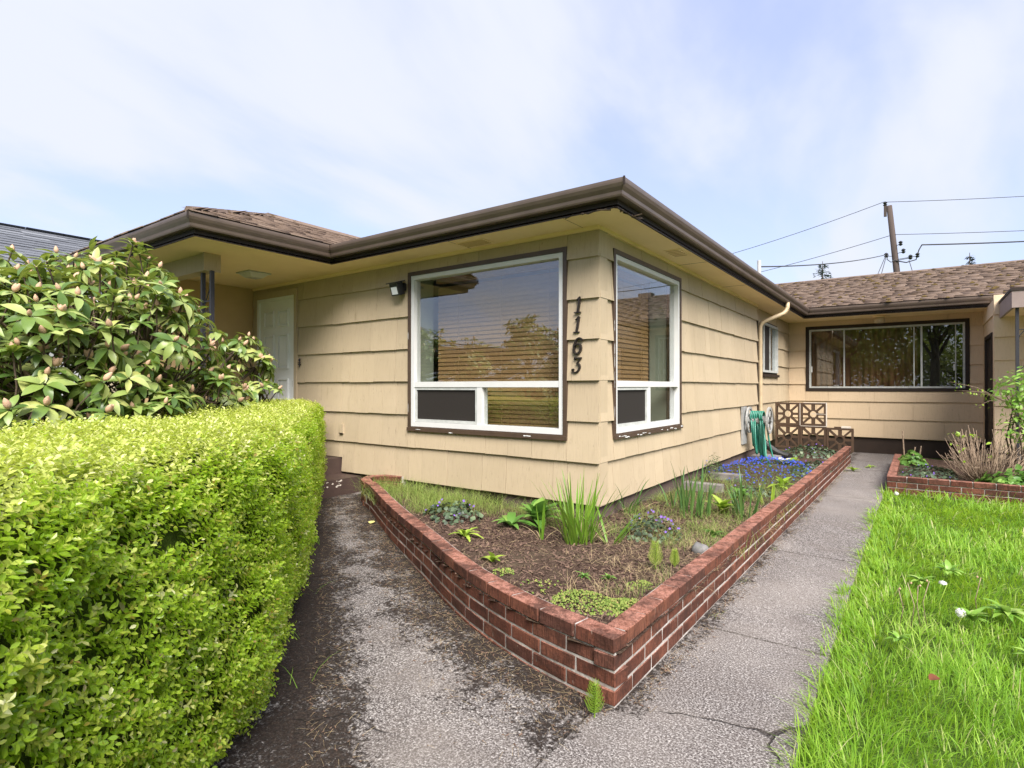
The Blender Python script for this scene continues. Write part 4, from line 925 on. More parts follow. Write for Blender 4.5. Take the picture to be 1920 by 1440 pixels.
# screen blocks at the far end of the bed
bw_ = thing('screen_block_wall', 'brown painted openwork concrete block screen with broken end', 'block screen', (.45, 7.1, .2))
FL = Fr((.03, 7.05, 0), (1, 0, 0), (0, -1, 0))
def screen_block(u, z, half=0):
    B, t = .412, .034; mb = MB(); c = (u + B / 2, z + B / 2); d0, d1 = -.10, 0
    h = B if not half else B * .5
    mb.box(u + .002, u + t, d0, d1, z + .002, z + B - .002 if not half else z + B - .002, FL); mb.box(u + B - t, u + B - .002, d0, d1, z + .002, z + B - .002, FL)
    mb.box(u + t, u + B - t, d0, d1, z + .002, z + t, FL); mb.box(u + t, u + B - t, d0, d1, z + B - t, z + B - .002, FL)
    n = 20; R1, R0 = .085, .058
    for i in range(n):
        a, b = 2 * math.pi * i / n, 2 * math.pi * (i + 1) / n
        mb.prism([(c[0] + R0 * math.cos(a), c[1] + R0 * math.sin(a)), (c[0] + R1 * math.cos(a), c[1] + R1 * math.sin(a)), (c[0] + R1 * math.cos(b), c[1] + R1 * math.sin(b)), (c[0] + R0 * math.cos(b), c[1] + R0 * math.sin(b))], FL, d0 + .002, d1 - .002)
    for a, wd in [(rad(x), .032) for x in (45, 135, 225, 315)] + [(rad(x), .050) for x in (90, 270)] + [(rad(x), .040) for x in (0, 180)]:
        r0, r1 = R1 - .006, (B / 2 - t) / max(abs(math.cos(a)), abs(math.sin(a))) + .004
        ca, sa = math.cos(a), math.sin(a); q = (-sa * wd / 2, ca * wd / 2)
        off = (-sa * .03, ca * .03) if abs(abs(ca) - abs(sa)) < .1 else (0, 0)
        mb.prism([(c[0] + ca * r0 + q[0], c[1] + sa * r0 + q[1]), (c[0] + ca * r1 + q[0], c[1] + sa * r1 + q[1]), (c[0] + ca * r1 - q[0], c[1] + sa * r1 - q[1]), (c[0] + ca * r0 - q[0], c[1] + sa * r0 - q[1])], FL, d0 + .004, d1 - .004)
    build('screen_block', mb, 'block', bw_)
for (u, z) in ((0, .19), (.414, .19), (0, .604), (.414, .604), (.83, .17)): screen_block(u, z)
for (a, b, c, d) in ((.826, .834, .604, 1.02), (.42, .83, .596, .604), (.41, .420, .61, 1.0), (.47, .83, 1.012, 1.019), (.60, .83, .815, .822)):
    build('raw_edge', MB().box(a, b, -.09, .003, c, d, FL), 'chip', bw_)
build('loose_chunk', MB().box(.95, 1.05, -.08, -.01, .584, .602, FL), 'block', bw_); build('loose_chunk', MB().box(1.06, 1.20, -.09, 0, .584, .612, FL), 'chip', bw_)
# hose reel, hose, drain pipe
rl = thing('hose_reel', 'weathered grey plastic hose reel fixed to the side wall', 'hose reel', (.05, 4.8, .5))
build('backplate', MB().box(4.62, 4.86, .022, .05, .44, 1.0, FR), 'grey_plastic', rl)
for o in (.08, .36):
    mb = MB(); c = (4.84, .80); n = 24
    for i in range(n):
        a, b = 2 * math.pi * i / n, 2 * math.pi * (i + 1) / n
        mb.prism([(c[0] + r_ * math.cos(t), c[1] + r_ * math.sin(t)) for r_, t in ((.165, a), (.20, a), (.20, b), (.165, b))], FR, o, o + .025)
        mb.prism([(c[0] + r_ * math.cos(t), c[1] + r_ * math.sin(t)) for r_, t in ((.02, a), (.07, a), (.07, b), (.02, b))], FR, o, o + .02)
    for k in range(6):
        a = k * math.pi / 3; q = (-math.sin(a) * .018, math.cos(a) * .018)
        mb.prism([(c[0] + r_ * math.cos(a) + s_ * q[0], c[1] + r_ * math.sin(a) + s_ * q[1]) for r_, s_ in ((.06, 1), (.17, 1), (.17, -1), (.06, -1))], FR, o + .004, o + .016)
    build('flange', mb, 'grey_plastic', rl)
build('drum', MB().tube([FR(4.84, .05, .80), FR(4.84, .38, .80)], .065, 14), 'grey_plastic', rl)
hs = thing('garden_hose', 'teal garden hose looped over the wall reel', 'hose', (.2, 4.85, .3)); r = np.random.RandomState(9)
for k in range(7):
    o = .13 + k * .026; dl = r.uniform(.34, .62); y0 = 4.84; wv = r.uniform(.045, .085); sk = r.uniform(-.04, .07)
    pts = [FR(y0 - wv * .9 + sk * .2, o, .80)] + [FR(y0 + wv * math.cos(a), o + .01 * math.cos(a), .83 + .10 * math.sin(a)) for a in np.linspace(math.pi, 0, 9)] + [FR(y0 + wv + sk * .5, o, .62), FR(y0 + wv * .9 + sk, o + .02, .80 - dl + .08)] + \
          [FR(y0 + sk + wv * .8 * math.cos(a), o + .02, .80 - dl + .05 * math.sin(a)) for a in np.linspace(0, -math.pi, 8)] + [FR(y0 - wv * .85 + sk, o + .01, .80 - dl + .15), FR(y0 - wv * .9 + sk * .2, o, .80)]
    build('coil', MB().tube(pts, .0125, 8), 'hose', hs, True)
build('hose_end', MB().tube([FR(4.76, .30, .75), FR(4.74, .33, .5), FR(4.66, .36, .28), FR(4.55, .42, .19), FR(4.3, .5, .19)], .0125, 8), 'hose', hs, True)
build('hose_end', MB().tube([FR(4.90, .32, .75), FR(4.95, .35, .45), FR(5.02, .38, .25), FR(5.0, .46, .19), FR(4.8, .6, .19)], .0125, 8), 'hose', hs, True)
dp = thing('drain_pipe', 'black corrugated drain pipe at the downspout foot', 'drain pipe', (.2, 5.8, .2))
A, B_ = np.array([.06, 5.80, .42]), np.array([.55, 5.45, .20]); pts, rr_ = [], []
for k in range(34): t = k / 33; pts.append(A + (B_ - A) * t + np.array([0, 0, -.05 * math.sin(math.pi * t)])); rr_.append(.058 if k % 2 else .047)
build('corrugated_tube', MB().tube(pts, rr_, 12), 'black', dp)
for i, (b, lab) in enumerate((((.02, .42, 5.2, 5.62, .15, .215), 'flat grey concrete splash slab by the drain pipe'), ((.08, .48, 1.88, 2.02, .08, .255), 'grey concrete edging block nearest the corner window'), ((.12, .46, 2.75, 2.90, .08, .25), 'grey concrete edging block beside the blue flowers'))):
    tag(build('concrete_block', MB().box(*b), 'concrete_grey'), lab, 'concrete block', 'loose concrete blocks in the bed')
def rock(c, s, seed):
    import bmesh
    r = np.random.RandomState(seed); bm = bmesh.new(); bmesh.ops.create_icosphere(bm, subdivisions=2, radius=1)
    for v in bm.verts: k = 1 + .12 * math.sin(5 * v.co.x + seed) + .10 * math.sin(6 * v.co.y) + r.uniform(-.03, .03); v.co = Vector((c[0] + v.co.x * s[0] * k, c[1] + v.co.y * s[1] * k, c[2] + v.co.z * s[2] * k))
    me = bpy.data.meshes.new('stone'); bm.to_mesh(me); bm.free(); me.materials.append(M['stone']); me.polygons.foreach_set('use_smooth', [True] * len(me.polygons)); return me
tag(link_obj('stone', rock((1.0, -.48, .22), (.055, .05, .045), 4)), 'rounded grey stone against the inside of the brick edge', 'stone')
# ------------------------------------------------------------------ power pole and wires
pp = thing('utility_pole', 'leaning weathered wooden utility pole behind the back roof', 'utility pole', (1.9, 25.9, 0))
top = np.array([1.14, 25.75, 9.30]); bot = np.array([1.98, 26.4, 0]); ax = (bot - top)
build('pole', MB().tube([bot, bot - ax * .5, top], [.16, .135, .105], 12), 'wood_grey', pp, True)
build('top_bracket', MB().box(top[0] - .20, top[0] - .09, top[1] - .06, top[1] + .06, 8.85, 9.32), 'wood_grey', pp)
ins = lambda p: MB().lathe(tuple(p), [(.03, -.12), (.09, -.06), (.04, -.02), (.09, .03), (.03, .09)], 8)
build('insulator', ins((top[0] - .15, top[1], 9.42)), 'black', pp)
for p in ((1.02, 25.8, 7.15), (1.65, 25.8, 7.25), (1.9, 25.8, 6.95), (2.15, 25.8, 7.0), (1.55, 25.8, 7.6)): build('insulator', ins(p), 'black', pp)
for p in ((1.02, 7.10), (1.65, 7.20), (1.9, 6.90), (2.15, 6.95), (1.55, 7.55)): build('standoff', MB().tube([(1.33, 25.85, p[1] - .05), (p[0], 25.8, p[1])], .014, 5), 'wire', pp)
build('drop_loop', MB().tube([(1.36, 25.8, 6.85), (1.75, 25.8, 6.72), (2.1, 25.8, 6.8), (2.2, 25.8, 7.2), (2.3, 25.8, 7.4)], .025, 6), 'wire', pp, True)
build('drop_loop', MB().tube([(1.1, 25.8, 7.15), (1.05, 25.8, 6.95), (1.2, 25.8, 6.8), (1.36, 25.8, 6.9)], .02, 6), 'wire', pp, True)
def wire(a, b, sag, rd, lab):
    a, b = np.array(a, float), np.array(b, float)
    tag(build('power_line', MB().tube([a + (b - a) * t - np.array([0, 0, sag * 4 * t * (1 - t)]) for t in np.linspace(0, 1, 24)], rd, 5), 'wire'), lab, 'power line', 'overhead power lines')
wire((.92, 25.75, 9.5), ray_at(1200, 520, 33), .25, .013, 'highest thin wire running left from the pole top')
wire((.92, 25.75, 9.5), ray_at(2500, 318, 22), .2, .013, 'highest thin wire running right from the pole top')
wire((1.28, 25.75, 8.0), ray_at(1200, 556, 33), .25, .013, 'middle thin wire running left from the pole')
wire((1.28, 25.75, 8.0), ray_at(2500, 395, 22), .15, .013, 'middle thin wire running right from the pole')
wire((1.02, 25.75, 7.15), (-.96, 10.4, 4.22), .12, .017, 'thick service cable drooping from the pole to the roof mast')
wire((2.3, 25.75, 7.4), ray_at(2500, 405, 22), .2, .030, 'thick twisted cable running right from the pole')
wire((1.02, 25.75, 7.15), (-.2, 24.5, 3.6), .03, .014, 'left one of two guy wires slanting down from the pole')
wire((1.02, 25.75, 7.05), (.3, 24.3, 3.6), .03, .014, 'right one of two guy wires slanting down left of the pole')
wire((1.85, 25.75, 6.8), (2.6, 24.6, 3.6), .03, .014, 'single guy wire slanting down right of the pole')
# ------------------------------------------------------------------ hedge
hd = thing('boxwood_hedge', 'long clipped boxwood hedge beside the left path', 'hedge', (HT[0] * -1 + HN[0] * -2.7, HT[1] * -1 + HN[1] * -2.7, 0))
r = np.random.RandomState(101)
def hedge_surf(t, a, b, inset=0.0):
    """a,b on the rim of the unit square -> point and normal on the rounded section"""
    nr = np.interp(t, [-6, -3.6, -3.2, -2.9, -2.5, -2.1, -1.2, 2.9], [-2.80, -2.73, -2.66, -2.60, -2.47, -2.33, -2.28, -2.29]); nl = -3.28
    endf = np.clip((t - 2.25) / .62, 0, 1); sc = (1 - endf ** 3.2) ** (1 / 3.2)
    hw = (nr - nl) / 2 * (.35 + .65 * sc); nc = (nr + nl) / 2; p = 7.0
    k = (np.abs(a) ** p + np.abs(b) ** p) ** (1 / p); a, b = a / k, b / k
    hz = .55 * (.25 + .75 * sc) + .008 * np.sin(1.9 * t) ; z = .55 + hz * b
    bump = .018 * np.sin(4.3 * t + 3 * b) + .016 * np.sin(9.1 * t - 5 * b + 2 * a) + .012 * np.sin(17 * t + 11 * b)
    n = nc + (hw + bump - inset) * a - .13 * np.clip(1 - z / .5, 0, 1) ** 2 * (a > 0)
    z = z + (bump * .6 - inset) * b
    g1, g2 = np.sign(a) * np.abs(a) ** (p - 1) / np.maximum(hw, .05), np.sign(b) * np.abs(b) ** (p - 1) / .55
    gl = np.hypot(g1, g2) + 1e-9; g1, g2 = g1 / gl, g2 / gl; gt = endf ** 3 * 1.2
    P = np.stack([HT[0] * t + HN[0] * n, HT[1] * t + HN[1] * n, np.maximum(z, .02)], -1)
    Nn = np.stack([HN[0] * g1 + HT[0] * gt, HN[1] * g1 + HT[1] * gt, g2], -1)
    return P, Nn / np.linalg.norm(Nn, axis=-1, keepdims=True)
def sample_side(n, side, t0=-4.6, t1=2.86):
    t = r.uniform(t0, t1, n); q = r.uniform(-1, 1, n)
    if side == 'r': return hedge_surf(t, np.ones(n), q)
    if side == 'l': return hedge_surf(t, -np.ones(n), q)
    return hedge_surf(t, q, np.ones(n))
sets = [sample_side(21000, 'r'), sample_side(14500, 't'), sample_side(2500, 'l'), sample_side(1300, 't', 2.3, 2.87), sample_side(1300, 'r', 2.3, 2.87)]
HP = np.vstack([q[0] for q in sets]); HNn = np.vstack([q[1] for q in sets])
depth_in = r.uniform(-.035, .013, len(HP)); HP = HP + HNn * depth_in[:, None]
dcam = np.linalg.norm(HP - CAM, axis=1); keep = dcam > .42; HP, HNn, dcam = HP[keep], HNn[keep], dcam[keep]
def sprig(seed, nl=9, L=.0215):
    rr = np.random.RandomState(seed); V, Fc = [], []
    for i in range(nl):
        h = .006 + .046 * (i // 2) / (nl // 2); ang = (i % 2) * math.pi + (i // 2) * math.pi / 2 + rr.uniform(-.4, .4)
        l = L * rr.uniform(.8, 1.15) * (1 - .35 * (i // 2) / (nl // 2)); wd = l * .56; up = rad(rr.uniform(5, 32) + 24 * (i // 2) / (nl // 2))
        lv = np.array([(0, 0, 0), (-wd * .42, l * .32, .12 * wd), (-wd * .46, l * .68, .12 * wd), (0, l, -.05 * l), (wd * .46, l * .68, .12 * wd), (wd * .42, l * .32, .12 * wd)])
        lf = [(0, 5, 4), (0, 4, 3), (0, 3, 2), (0, 2, 1)]
        c, s = math.cos(up), math.sin(up); lv = np.stack([lv[:, 0], lv[:, 1] * c - lv[:, 2] * s, lv[:, 1] * s + lv[:, 2] * c], 1)
        c, s = math.cos(ang), math.sin(ang); lv = np.stack([lv[:, 0] * c - lv[:, 1] * s, lv[:, 0] * s + lv[:, 1] * c, lv[:, 2] + h], 1)
        b = len(V); V += [tuple(p) for p in lv]; Fc += [tuple(b + j for j in f) for f in lf]
    return np.array(V), Fc
SPR = [sprig(k) for k in range(4)]
axis = HNn * .75 + np.array([0, 0, .55]) + r.normal(0, .28, HNn.shape); RR = frames(axis, roll=r.uniform(0, 6.283, len(HP)))
size = r.uniform(.8, 1.25, len(HP)); RR = RR * size[:, None, None]; rnd = np.clip(r.beta(2.2, 2.2, len(HP)), 0, 1); rnd = np.where(r.rand(len(HP)) < .012, r.uniform(.93, 1, len(HP)), rnd * .9)
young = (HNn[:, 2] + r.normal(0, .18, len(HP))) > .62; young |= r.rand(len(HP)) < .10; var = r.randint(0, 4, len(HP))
F2 = np.array([-math.sin(YAW), math.cos(YAW), 0]); R2 = np.array([math.cos(YAW), math.sin(YAW), 0])
vv = HP - CAM; dep = vv @ F2; lat = vv @ R2; inview = (dep > .2) & (np.abs(lat / np.maximum(dep, .01)) < .92) & (np.abs(vv[:, 2] / np.maximum(dep, .01)) < .69) & (HNn @ np.array([0, 0, 1]) * 0 + np.einsum('ij,ij->i', HNn, -vv) > 0)
near = set(np.where(inview)[0][np.argsort(dcam[inview])[:280]])
mesh_cache = {}
for i in near:
    key = (var[i], bool(young[i]), int(rnd[i] * 5))
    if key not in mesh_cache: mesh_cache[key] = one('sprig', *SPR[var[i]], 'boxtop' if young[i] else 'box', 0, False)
    link_obj('sprig', mesh_cache[key], hd, mat4(RR[i], HP[i]))
mask = np.array([i not in near for i in range(len(HP))])
def varied(n): return r.rand(n)
for k in range(4):
    for yg in (False, True):
        m_ = mask & (var == k) & (young == yg)
        if m_.sum():
            tv, tf = SPR[k]; nl = len(tv) // 6
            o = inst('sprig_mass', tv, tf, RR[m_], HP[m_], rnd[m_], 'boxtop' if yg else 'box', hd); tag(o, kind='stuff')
            a = o.data.attributes['rnd']; vals = np.repeat(rnd[m_], len(tv)).reshape(-1, nl, 6) + r.normal(0, .10, (m_.sum(), nl, 1)); a.data.foreach_set('value', np.clip(vals, 0, .999).reshape(-1).astype(np.float32))
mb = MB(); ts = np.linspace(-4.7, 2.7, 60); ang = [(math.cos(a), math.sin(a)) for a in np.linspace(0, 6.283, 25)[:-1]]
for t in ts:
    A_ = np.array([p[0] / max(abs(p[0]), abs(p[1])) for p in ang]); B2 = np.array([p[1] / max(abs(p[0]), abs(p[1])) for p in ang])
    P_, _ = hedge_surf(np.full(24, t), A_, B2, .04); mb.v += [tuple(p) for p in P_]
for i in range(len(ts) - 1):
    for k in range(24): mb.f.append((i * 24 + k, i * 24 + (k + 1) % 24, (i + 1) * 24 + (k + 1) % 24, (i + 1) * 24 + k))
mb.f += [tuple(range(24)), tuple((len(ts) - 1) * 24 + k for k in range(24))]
build('shade_core', mb, 'hedge_core', hd)  # dark solid added inside the hedge to block light and stand for shade
# ------------------------------------------------------------------ rhododendron
rh = thing('rhododendron', 'big leggy rhododendron with pinkish flower buds by the porch', 'rhododendron', (-3.0, -3.2, 0))
r = np.random.RandomState(211)
blobs = [(60, 640, 3.0, .40), (180, 610, 3.3, .44), (275, 650, 3.5, .42), (240, 520, 4.1, .30), (120, 560, 3.6, .36), (300, 590, 4.2, .25), (20, 590, 3.3, .38), (60, 735, 2.9, .36), (185, 735, 3.2, .36), (310, 725, 3.6, .34), (378, 722, 4.2, .20),
         (420, 745, 4.2, .16), (445, 655, 5.0, .22), (478, 690, 5.1, .17), (490, 735, 5.0, .15), (-120, 620, 3.2, .5), (-160, 720, 2.9, .5), (-320, 660, 3.1, .5), (120, 790, 2.9, .3), (260, 780, 3.3, .3), (20, 800, 2.75, .3), (-60, 560, 3.8, .45)]
WP, WN, WB_ = [], [], []
for bi, (px, py, d, R_) in enumerate(blobs):
    c = ray_at(px, py, d); n = int(36 * (R_ / .36) ** 1.6)
    dirs = r.normal(0, 1, (n, 3)); dirs[:, 2] = np.abs(dirs[:, 2]) * 1.0 - .35; dirs /= np.linalg.norm(dirs, axis=1, keepdims=True)
    rad_ = R_ * (r.uniform(.45, 1.05, n)) ** .6
    WP.append(c + dirs * rad_[:, None] * np.array([1.05, 1.05, .85])); WN.append(dirs * .55 + np.array([0, 0, .75]) + r.normal(0, .18, (n, 3))); WB_ += [bi] * n
for (cx_, cy_, cz_, R_) in ((-5.0, -3.0, 1.75, .62), (-4.2, -3.4, 1.55, .62), (-3.5, -4.0, 1.4, .6), (-2.8, -4.6, 1.3, .55), (-5.7, -3.6, 1.5, .6), (-4.6, -2.6, 1.85, .35)):
    n = 60; dirs = r.normal(0, 1, (n, 3)); dirs[:, 2] = np.abs(dirs[:, 2]) - .35; dirs /= np.linalg.norm(dirs, axis=1, keepdims=True)
    WP.append(np.array([cx_, cy_, cz_]) + dirs * (R_ * r.uniform(.45, 1.05, n) ** .6)[:, None]); WN.append(dirs * .55 + np.array([0, 0, .75]) + r.normal(0, .18, (n, 3)))
WP, WN = np.vstack(WP), np.vstack(WN); WN /= np.linalg.norm(WN, axis=1, keepdims=True)
okk = ~((WP @ np.array([HN[0], HN[1], 0]) > -3.30) & (WP[:, 2] < 1.16)) & (WP[:, 2] > .5); WP, WN = WP[okk], WN[okk]
LV = [leaf(1, .40, dr_, .22, 5, .95, 0, cu) for dr_, cu in ((.10, .05), (.22, .08), (.32, .1))]
LR, LTp, LD, LVi, dist = [], [], [], [], []
for i in range(len(WP)):
    Bz = frames(WN[i:i + 1], roll=r.uniform(0, 6, 1))[0]; nl = r.randint(7, 12); age = r.beta(1.1, 1.5) * .95; sz = r.uniform(.08, .13)
    droop0 = r.uniform(-8, 30) + (18 if WN[i][2] < .5 else 0) + (35 if r.rand() < .12 else 0)
    for k in range(nl):
        a = 2 * math.pi * k / nl + r.uniform(-.25, .25); el = rad(-droop0 + r.uniform(-14, 22) + (24 if k % 3 == 0 else 0))
        dl = np.array([math.cos(a) * math.cos(el), math.sin(a) * math.cos(el), math.sin(el)]); up = np.array([-math.cos(a) * math.sin(el), -math.sin(a) * math.sin(el), math.cos(el)])
        dl, up = Bz @ dl, Bz @ up; X_ = np.cross(dl, up); s_ = sz * r.uniform(.75, 1.1)
        LR.append(np.stack([X_ * s_, dl * s_, up * s_], 1)); LTp.append(WP[i] + dl * .008); LD.append(np.clip(age + r.normal(0, .10), 0, .99)); LVi.append(r.randint(3)); dist.append(np.linalg.norm(WP[i] - CAM))
LR, LTp, LD, LVi, dist = np.array(LR), np.array(LTp), np.array(LD), np.array(LVi), np.array(dist)
vv = LTp - CAM; dep = vv @ F2; lat = vv @ R2; inv = (dep > .3) & (lat / dep > -.90)
ordr = np.where(inv)[0][np.argsort(dist[inv])][:290]; nearset = np.zeros(len(LTp), bool); nearset[ordr] = True
lm = [one('leaf', *LV[k], 'rhodo', 0) for k in range(3)]
for i in ordr: link_obj('leaf', lm[LVi[i]], rh, mat4(LR[i], LTp[i]))
for k in range(3):
    m_ = (~nearset) & (LVi == k); tag(inst('leaf_mass', *LV[k], LR[m_], LTp[m_], LD[m_], 'rhodo', rh, True), kind='stuff')
budm = []
for k in range(3):
    mb = MB(); mb.lathe((0, 0, 0), [(.004, 0), (.012, .010), (.0145, .022), (.011, .036), (.005, .047), (.001, .052)], 9); me = mb.mesh('flower_bud', M['bud'], True); budm.append(me)
for i in range(len(WP)):
    if r.rand() < .55 and WN[i][2] > .3:
        for k in range(1 if r.rand() < .75 else 3):
            R_ = frames(np.array([WN[i] + r.normal(0, .15 + .2 * (k > 0), 3)]))[0] * r.uniform(.75, 1.15); link_obj('flower_bud', budm[k % 3], rh, mat4(R_, WP[i] + WN[i] * .006))
# limbs and twigs
limbs = []; mb = MB(); base = np.array([-2.9, -3.3, 0.0])
for bi, (px, py, d, R_) in enumerate(blobs):
    c = ray_at(px, py, d); b0 = base + np.array([r.uniform(-.25, .25), r.uniform(-.25, .25), 0]); mid = b0 * .45 + c * .55 + np.array([r.uniform(-.2, .2), r.uniform(-.2, .2), -.25])
    pts = [b0 * (1 - t) ** 2 + 2 * mid * t * (1 - t) + c * t * t for t in np.linspace(0, 1, 9)]
    mb.tube(pts, list(np.linspace(.032, .011, 9)), 6); limbs += pts[3:]
limbs = np.array(limbs)
build('limbs', mb, 'bark', rh, True)
mb = MB()
for i in range(len(WP)):
    q = WP[i] - WN[i] * .16; j = np.argmin(np.linalg.norm(limbs - q, axis=1)); mb.tube([limbs[j], (limbs[j] + q) / 2 + np.array([0, 0, -.03]), q, WP[i]], [.007, .006, .005, .0042], 4, False)
tag(build('twigs', mb, 'bark', rh, True), kind='stuff')
# ------------------------------------------------------------------ lawn
r = np.random.RandomState(301)
def grass_tpl(bend, wd=.022):
    v = []; 
    for s_, k in ((0, 1), (.35, .95), (.7, .7)): v += [(-wd * k, bend * s_ * s_, s_ * (1 - .25 * bend * s_)), (wd * k, bend * s_ * s_, s_ * (1 - .25 * bend * s_))]
    v.append((0, bend, 1 - .25 * bend)); return v, [(0, 1, 3), (0, 3, 2), (2, 3, 5), (2, 5, 4), (4, 5, 6)]
GT = [grass_tpl(b) for b in (.12, .35, .65, .95)]
n = 420000; gx = r.uniform(1.76, 9, n); gy = r.uniform(-6.5, 4.18, n)
dd = np.hypot(gx - CAM[0], gy - CAM[1]); ang_ = np.arctan2((gx - CAM[0]) * math.cos(YAW) + (gy - CAM[1]) * math.sin(YAW), -(gx - CAM[0]) * math.sin(YAW) + (gy - CAM[1]) * math.cos(YAW))
vis = (ang_ < rad(52)) & (ang_ > rad(-10)); pr_ = np.where(vis, np.clip(3.4 / np.maximum(dd, 1.5), .1, 1.6) ** 1.3, .10)
pr_ *= np.clip(.75 + .5 * wav(gx, gy, 1.1), .3, 1.3) * np.where(gx < 1.95, 1.5, 1); pr_ *= gx > 1.80 + .07 * wav(gx * 0 + .7, gy, 2.3)
sel = r.rand(n) < pr_; gx, gy, dd = gx[sel], gy[sel], dd[sel]; n = len(gx)
hgt = (.088 + .036 * wav(gx, gy, 1.7) + .028 * wav(gx, gy, 5)) * r.uniform(.5, 1.3, n) * np.where(r.rand(n) < .03, 1.6, 1); hgt *= np.where(gx < 2.0, .95, 1) * np.where(gy > 3.9, 1.25, 1); hgt = np.maximum(hgt, .04)
la = 2.2 * wav(gx + 3, gy, .9) + r.normal(0, 1.1, n); edge = gx < 2.0; la = np.where(edge, r.normal(math.pi, 1.3, n), la)
Zt = np.stack([.35 * np.cos(la) * r.uniform(.2, 1.3, n), .35 * np.sin(la) * r.uniform(.2, 1.3, n), np.ones(n)], 1)
Yd = np.stack([np.cos(la), np.sin(la), np.zeros(n)], 1); RG = frames(Zt, Yd); wsc = np.where(r.rand(n) < .12, 1.7, 1) * np.clip(dd / 4, .72, 1.6) * .1
RG = np.stack([RG[:, :, 0] * wsc[:, None], RG[:, :, 1] * hgt[:, None], RG[:, :, 2] * hgt[:, None]], 2)
rg = np.clip(.40 + .34 * wav(gx, gy, 1.4) + r.normal(0, .25, n), 0, 1); rg = np.where(r.rand(n) < .035, 1.0, np.minimum(rg, .95)); tk = r.randint(0, 4, n)
TG = np.stack([gx, gy, np.full(n, -.03)], 1)
M['grassl'] = leaf_mat('lawn_blade', [(0, (.11, .24, .018)), (.35, (.20, .38, .030)), (.7, (.30, .48, .055)), (.9, (.42, .54, .12)), (1, (.52, .47, .25))], .5, .3, .42, (.42, .62, .04), obj=False)
lawn = thing('lawn_grass', 'unmown bright green lawn right of the side path', 'lawn'); lawn['kind'] = 'stuff'
for k in range(4): m_ = tk == k; tag(inst('blades', *GT[k], RG[m_], TG[m_], rg[m_], 'grassl', lawn), kind='stuff')
for k, lab in ((0, 0),): pass
# ------------------------------------------------------------------ plants in the beds
r = np.random.RandomState(401)
def sword(base, L, az, lean, wd, bend, fold=.25, seg=7):
    """long strap leaf: 3 verts across, arching over"""
    d = np.array([math.cos(az), math.sin(az), 0]); sd = np.array([-d[1], d[0], 0]); v, f = [], []; p = np.array(base, float); th = lean
    for i in range(seg + 1):
        s_ = i / seg; w_ = wd / 2 * min(1, .55 + 1.2 * s_) * (1 - s_ ** 3.5) ; dirv = d * math.sin(th) + np.array([0, 0, 1]) * math.cos(th); nr_ = d * math.cos(th) - np.array([0, 0, 1]) * math.sin(th)
        w_ = max(w_, .0008); v += [p - sd * w_ + nr_ * fold * w_, p, p + sd * w_ + nr_ * fold * w_]; p = p + dirv * L / seg; th += bend / seg * (.4 + 1.2 * s_)
        if i: a = 3 * i - 3; f += [(a, a + 1, a + 4), (a, a + 4, a + 3), (a + 1, a + 2, a + 5), (a + 1, a + 5, a + 4)]
    return v, f
def clump(name, label, cat, base, n, L, spread, mat, wd=.02, lean=(.02, .45), bend=(.0, .5), dry=0, group=None):
    t = thing(name, label, cat, base, group)
    for k in range(n):
        az = r.uniform(0, 6.283); q = spread * math.sqrt(r.rand()); b = np.array(base) + np.array([math.cos(az) * q, math.sin(az) * q, -.01]); a2 = az + r.normal(0, .7)
        v, f = sword(b, r.uniform(*L), a2, r.uniform(*lean), wd * r.uniform(.7, 1.2), r.uniform(*bend)); link_obj('leaf', one('leaf', v, f, mat, r.rand()), t)
    for k in range(dry):
        az = r.uniform(0, 6.283); b = np.array(base) + np.array([math.cos(az) * spread, math.sin(az) * spread, -.01]); v, f = sword(b, r.uniform(.12, .28), az, r.uniform(.5, 1.0), wd * .5, r.uniform(.8, 1.5)); link_obj('dry_leaf', one('dry_leaf', v, f, 'straw', 0), t)
    return t
def sz_(x, y): return float(soil_z(x, y))
P3 = lambda x, y: (x, y, sz_(x, y))
clump('crocosmia', 'tall clump of sword-shaped green leaves at the house corner', 'plant', P3(.215, -.71), 74, (.26, .60), .095, 'iris', .016, (.0, .55), (.0, .45), 14)
t = clump('crocosmia', 'few sword leaves splaying right of the big sword-leaf clump', 'plant', P3(.42, -.62), 12, (.22, .36), .05, 'iris', .020, (.45, .85), (.1, .5), 3)
clump('crocosmia', 'single upright sword shoot left of the big sword-leaf clump', 'plant', P3(-.04, -.80), 3, (.20, .33), .012, 'iris', .018, (.0, .15), (0, .1), 3)
clump('iris', 'broad bluish iris fan near the concrete edging block', 'iris', P3(.574, .71), 34, (.24, .50), .16, 'blueiris', .021, (.02, .35), (.0, .5), 2)
clump('iris', 'slim bluish iris fan close to the side brick edge', 'iris', P3(.96, .86), 24, (.20, .52), .10, 'blueiris', .018, (.02, .40), (.0, .4), 0)
clump('iris', 'small iris shoots beside the lime green leaves', 'iris', P3(1.02, 1.5), 7, (.14, .26), .06, 'lime', .018, (.02, .35), (.0, .4), 0)
clump('daylily', 'arching strap-leaved plant against the foundation under the corner window', 'plant', P3(.10, .42), 12, (.22, .40), .06, 'blueiris', .018, (.1, .6), (.5, 1.5), 2)
clump('daylily', 'lone arching strap leaves between the corner window plant and iris', 'plant', P3(.30, .95), 8, (.2, .34), .06, 'blueiris', .016, (.3, .8), (.5, 1.4), 1)
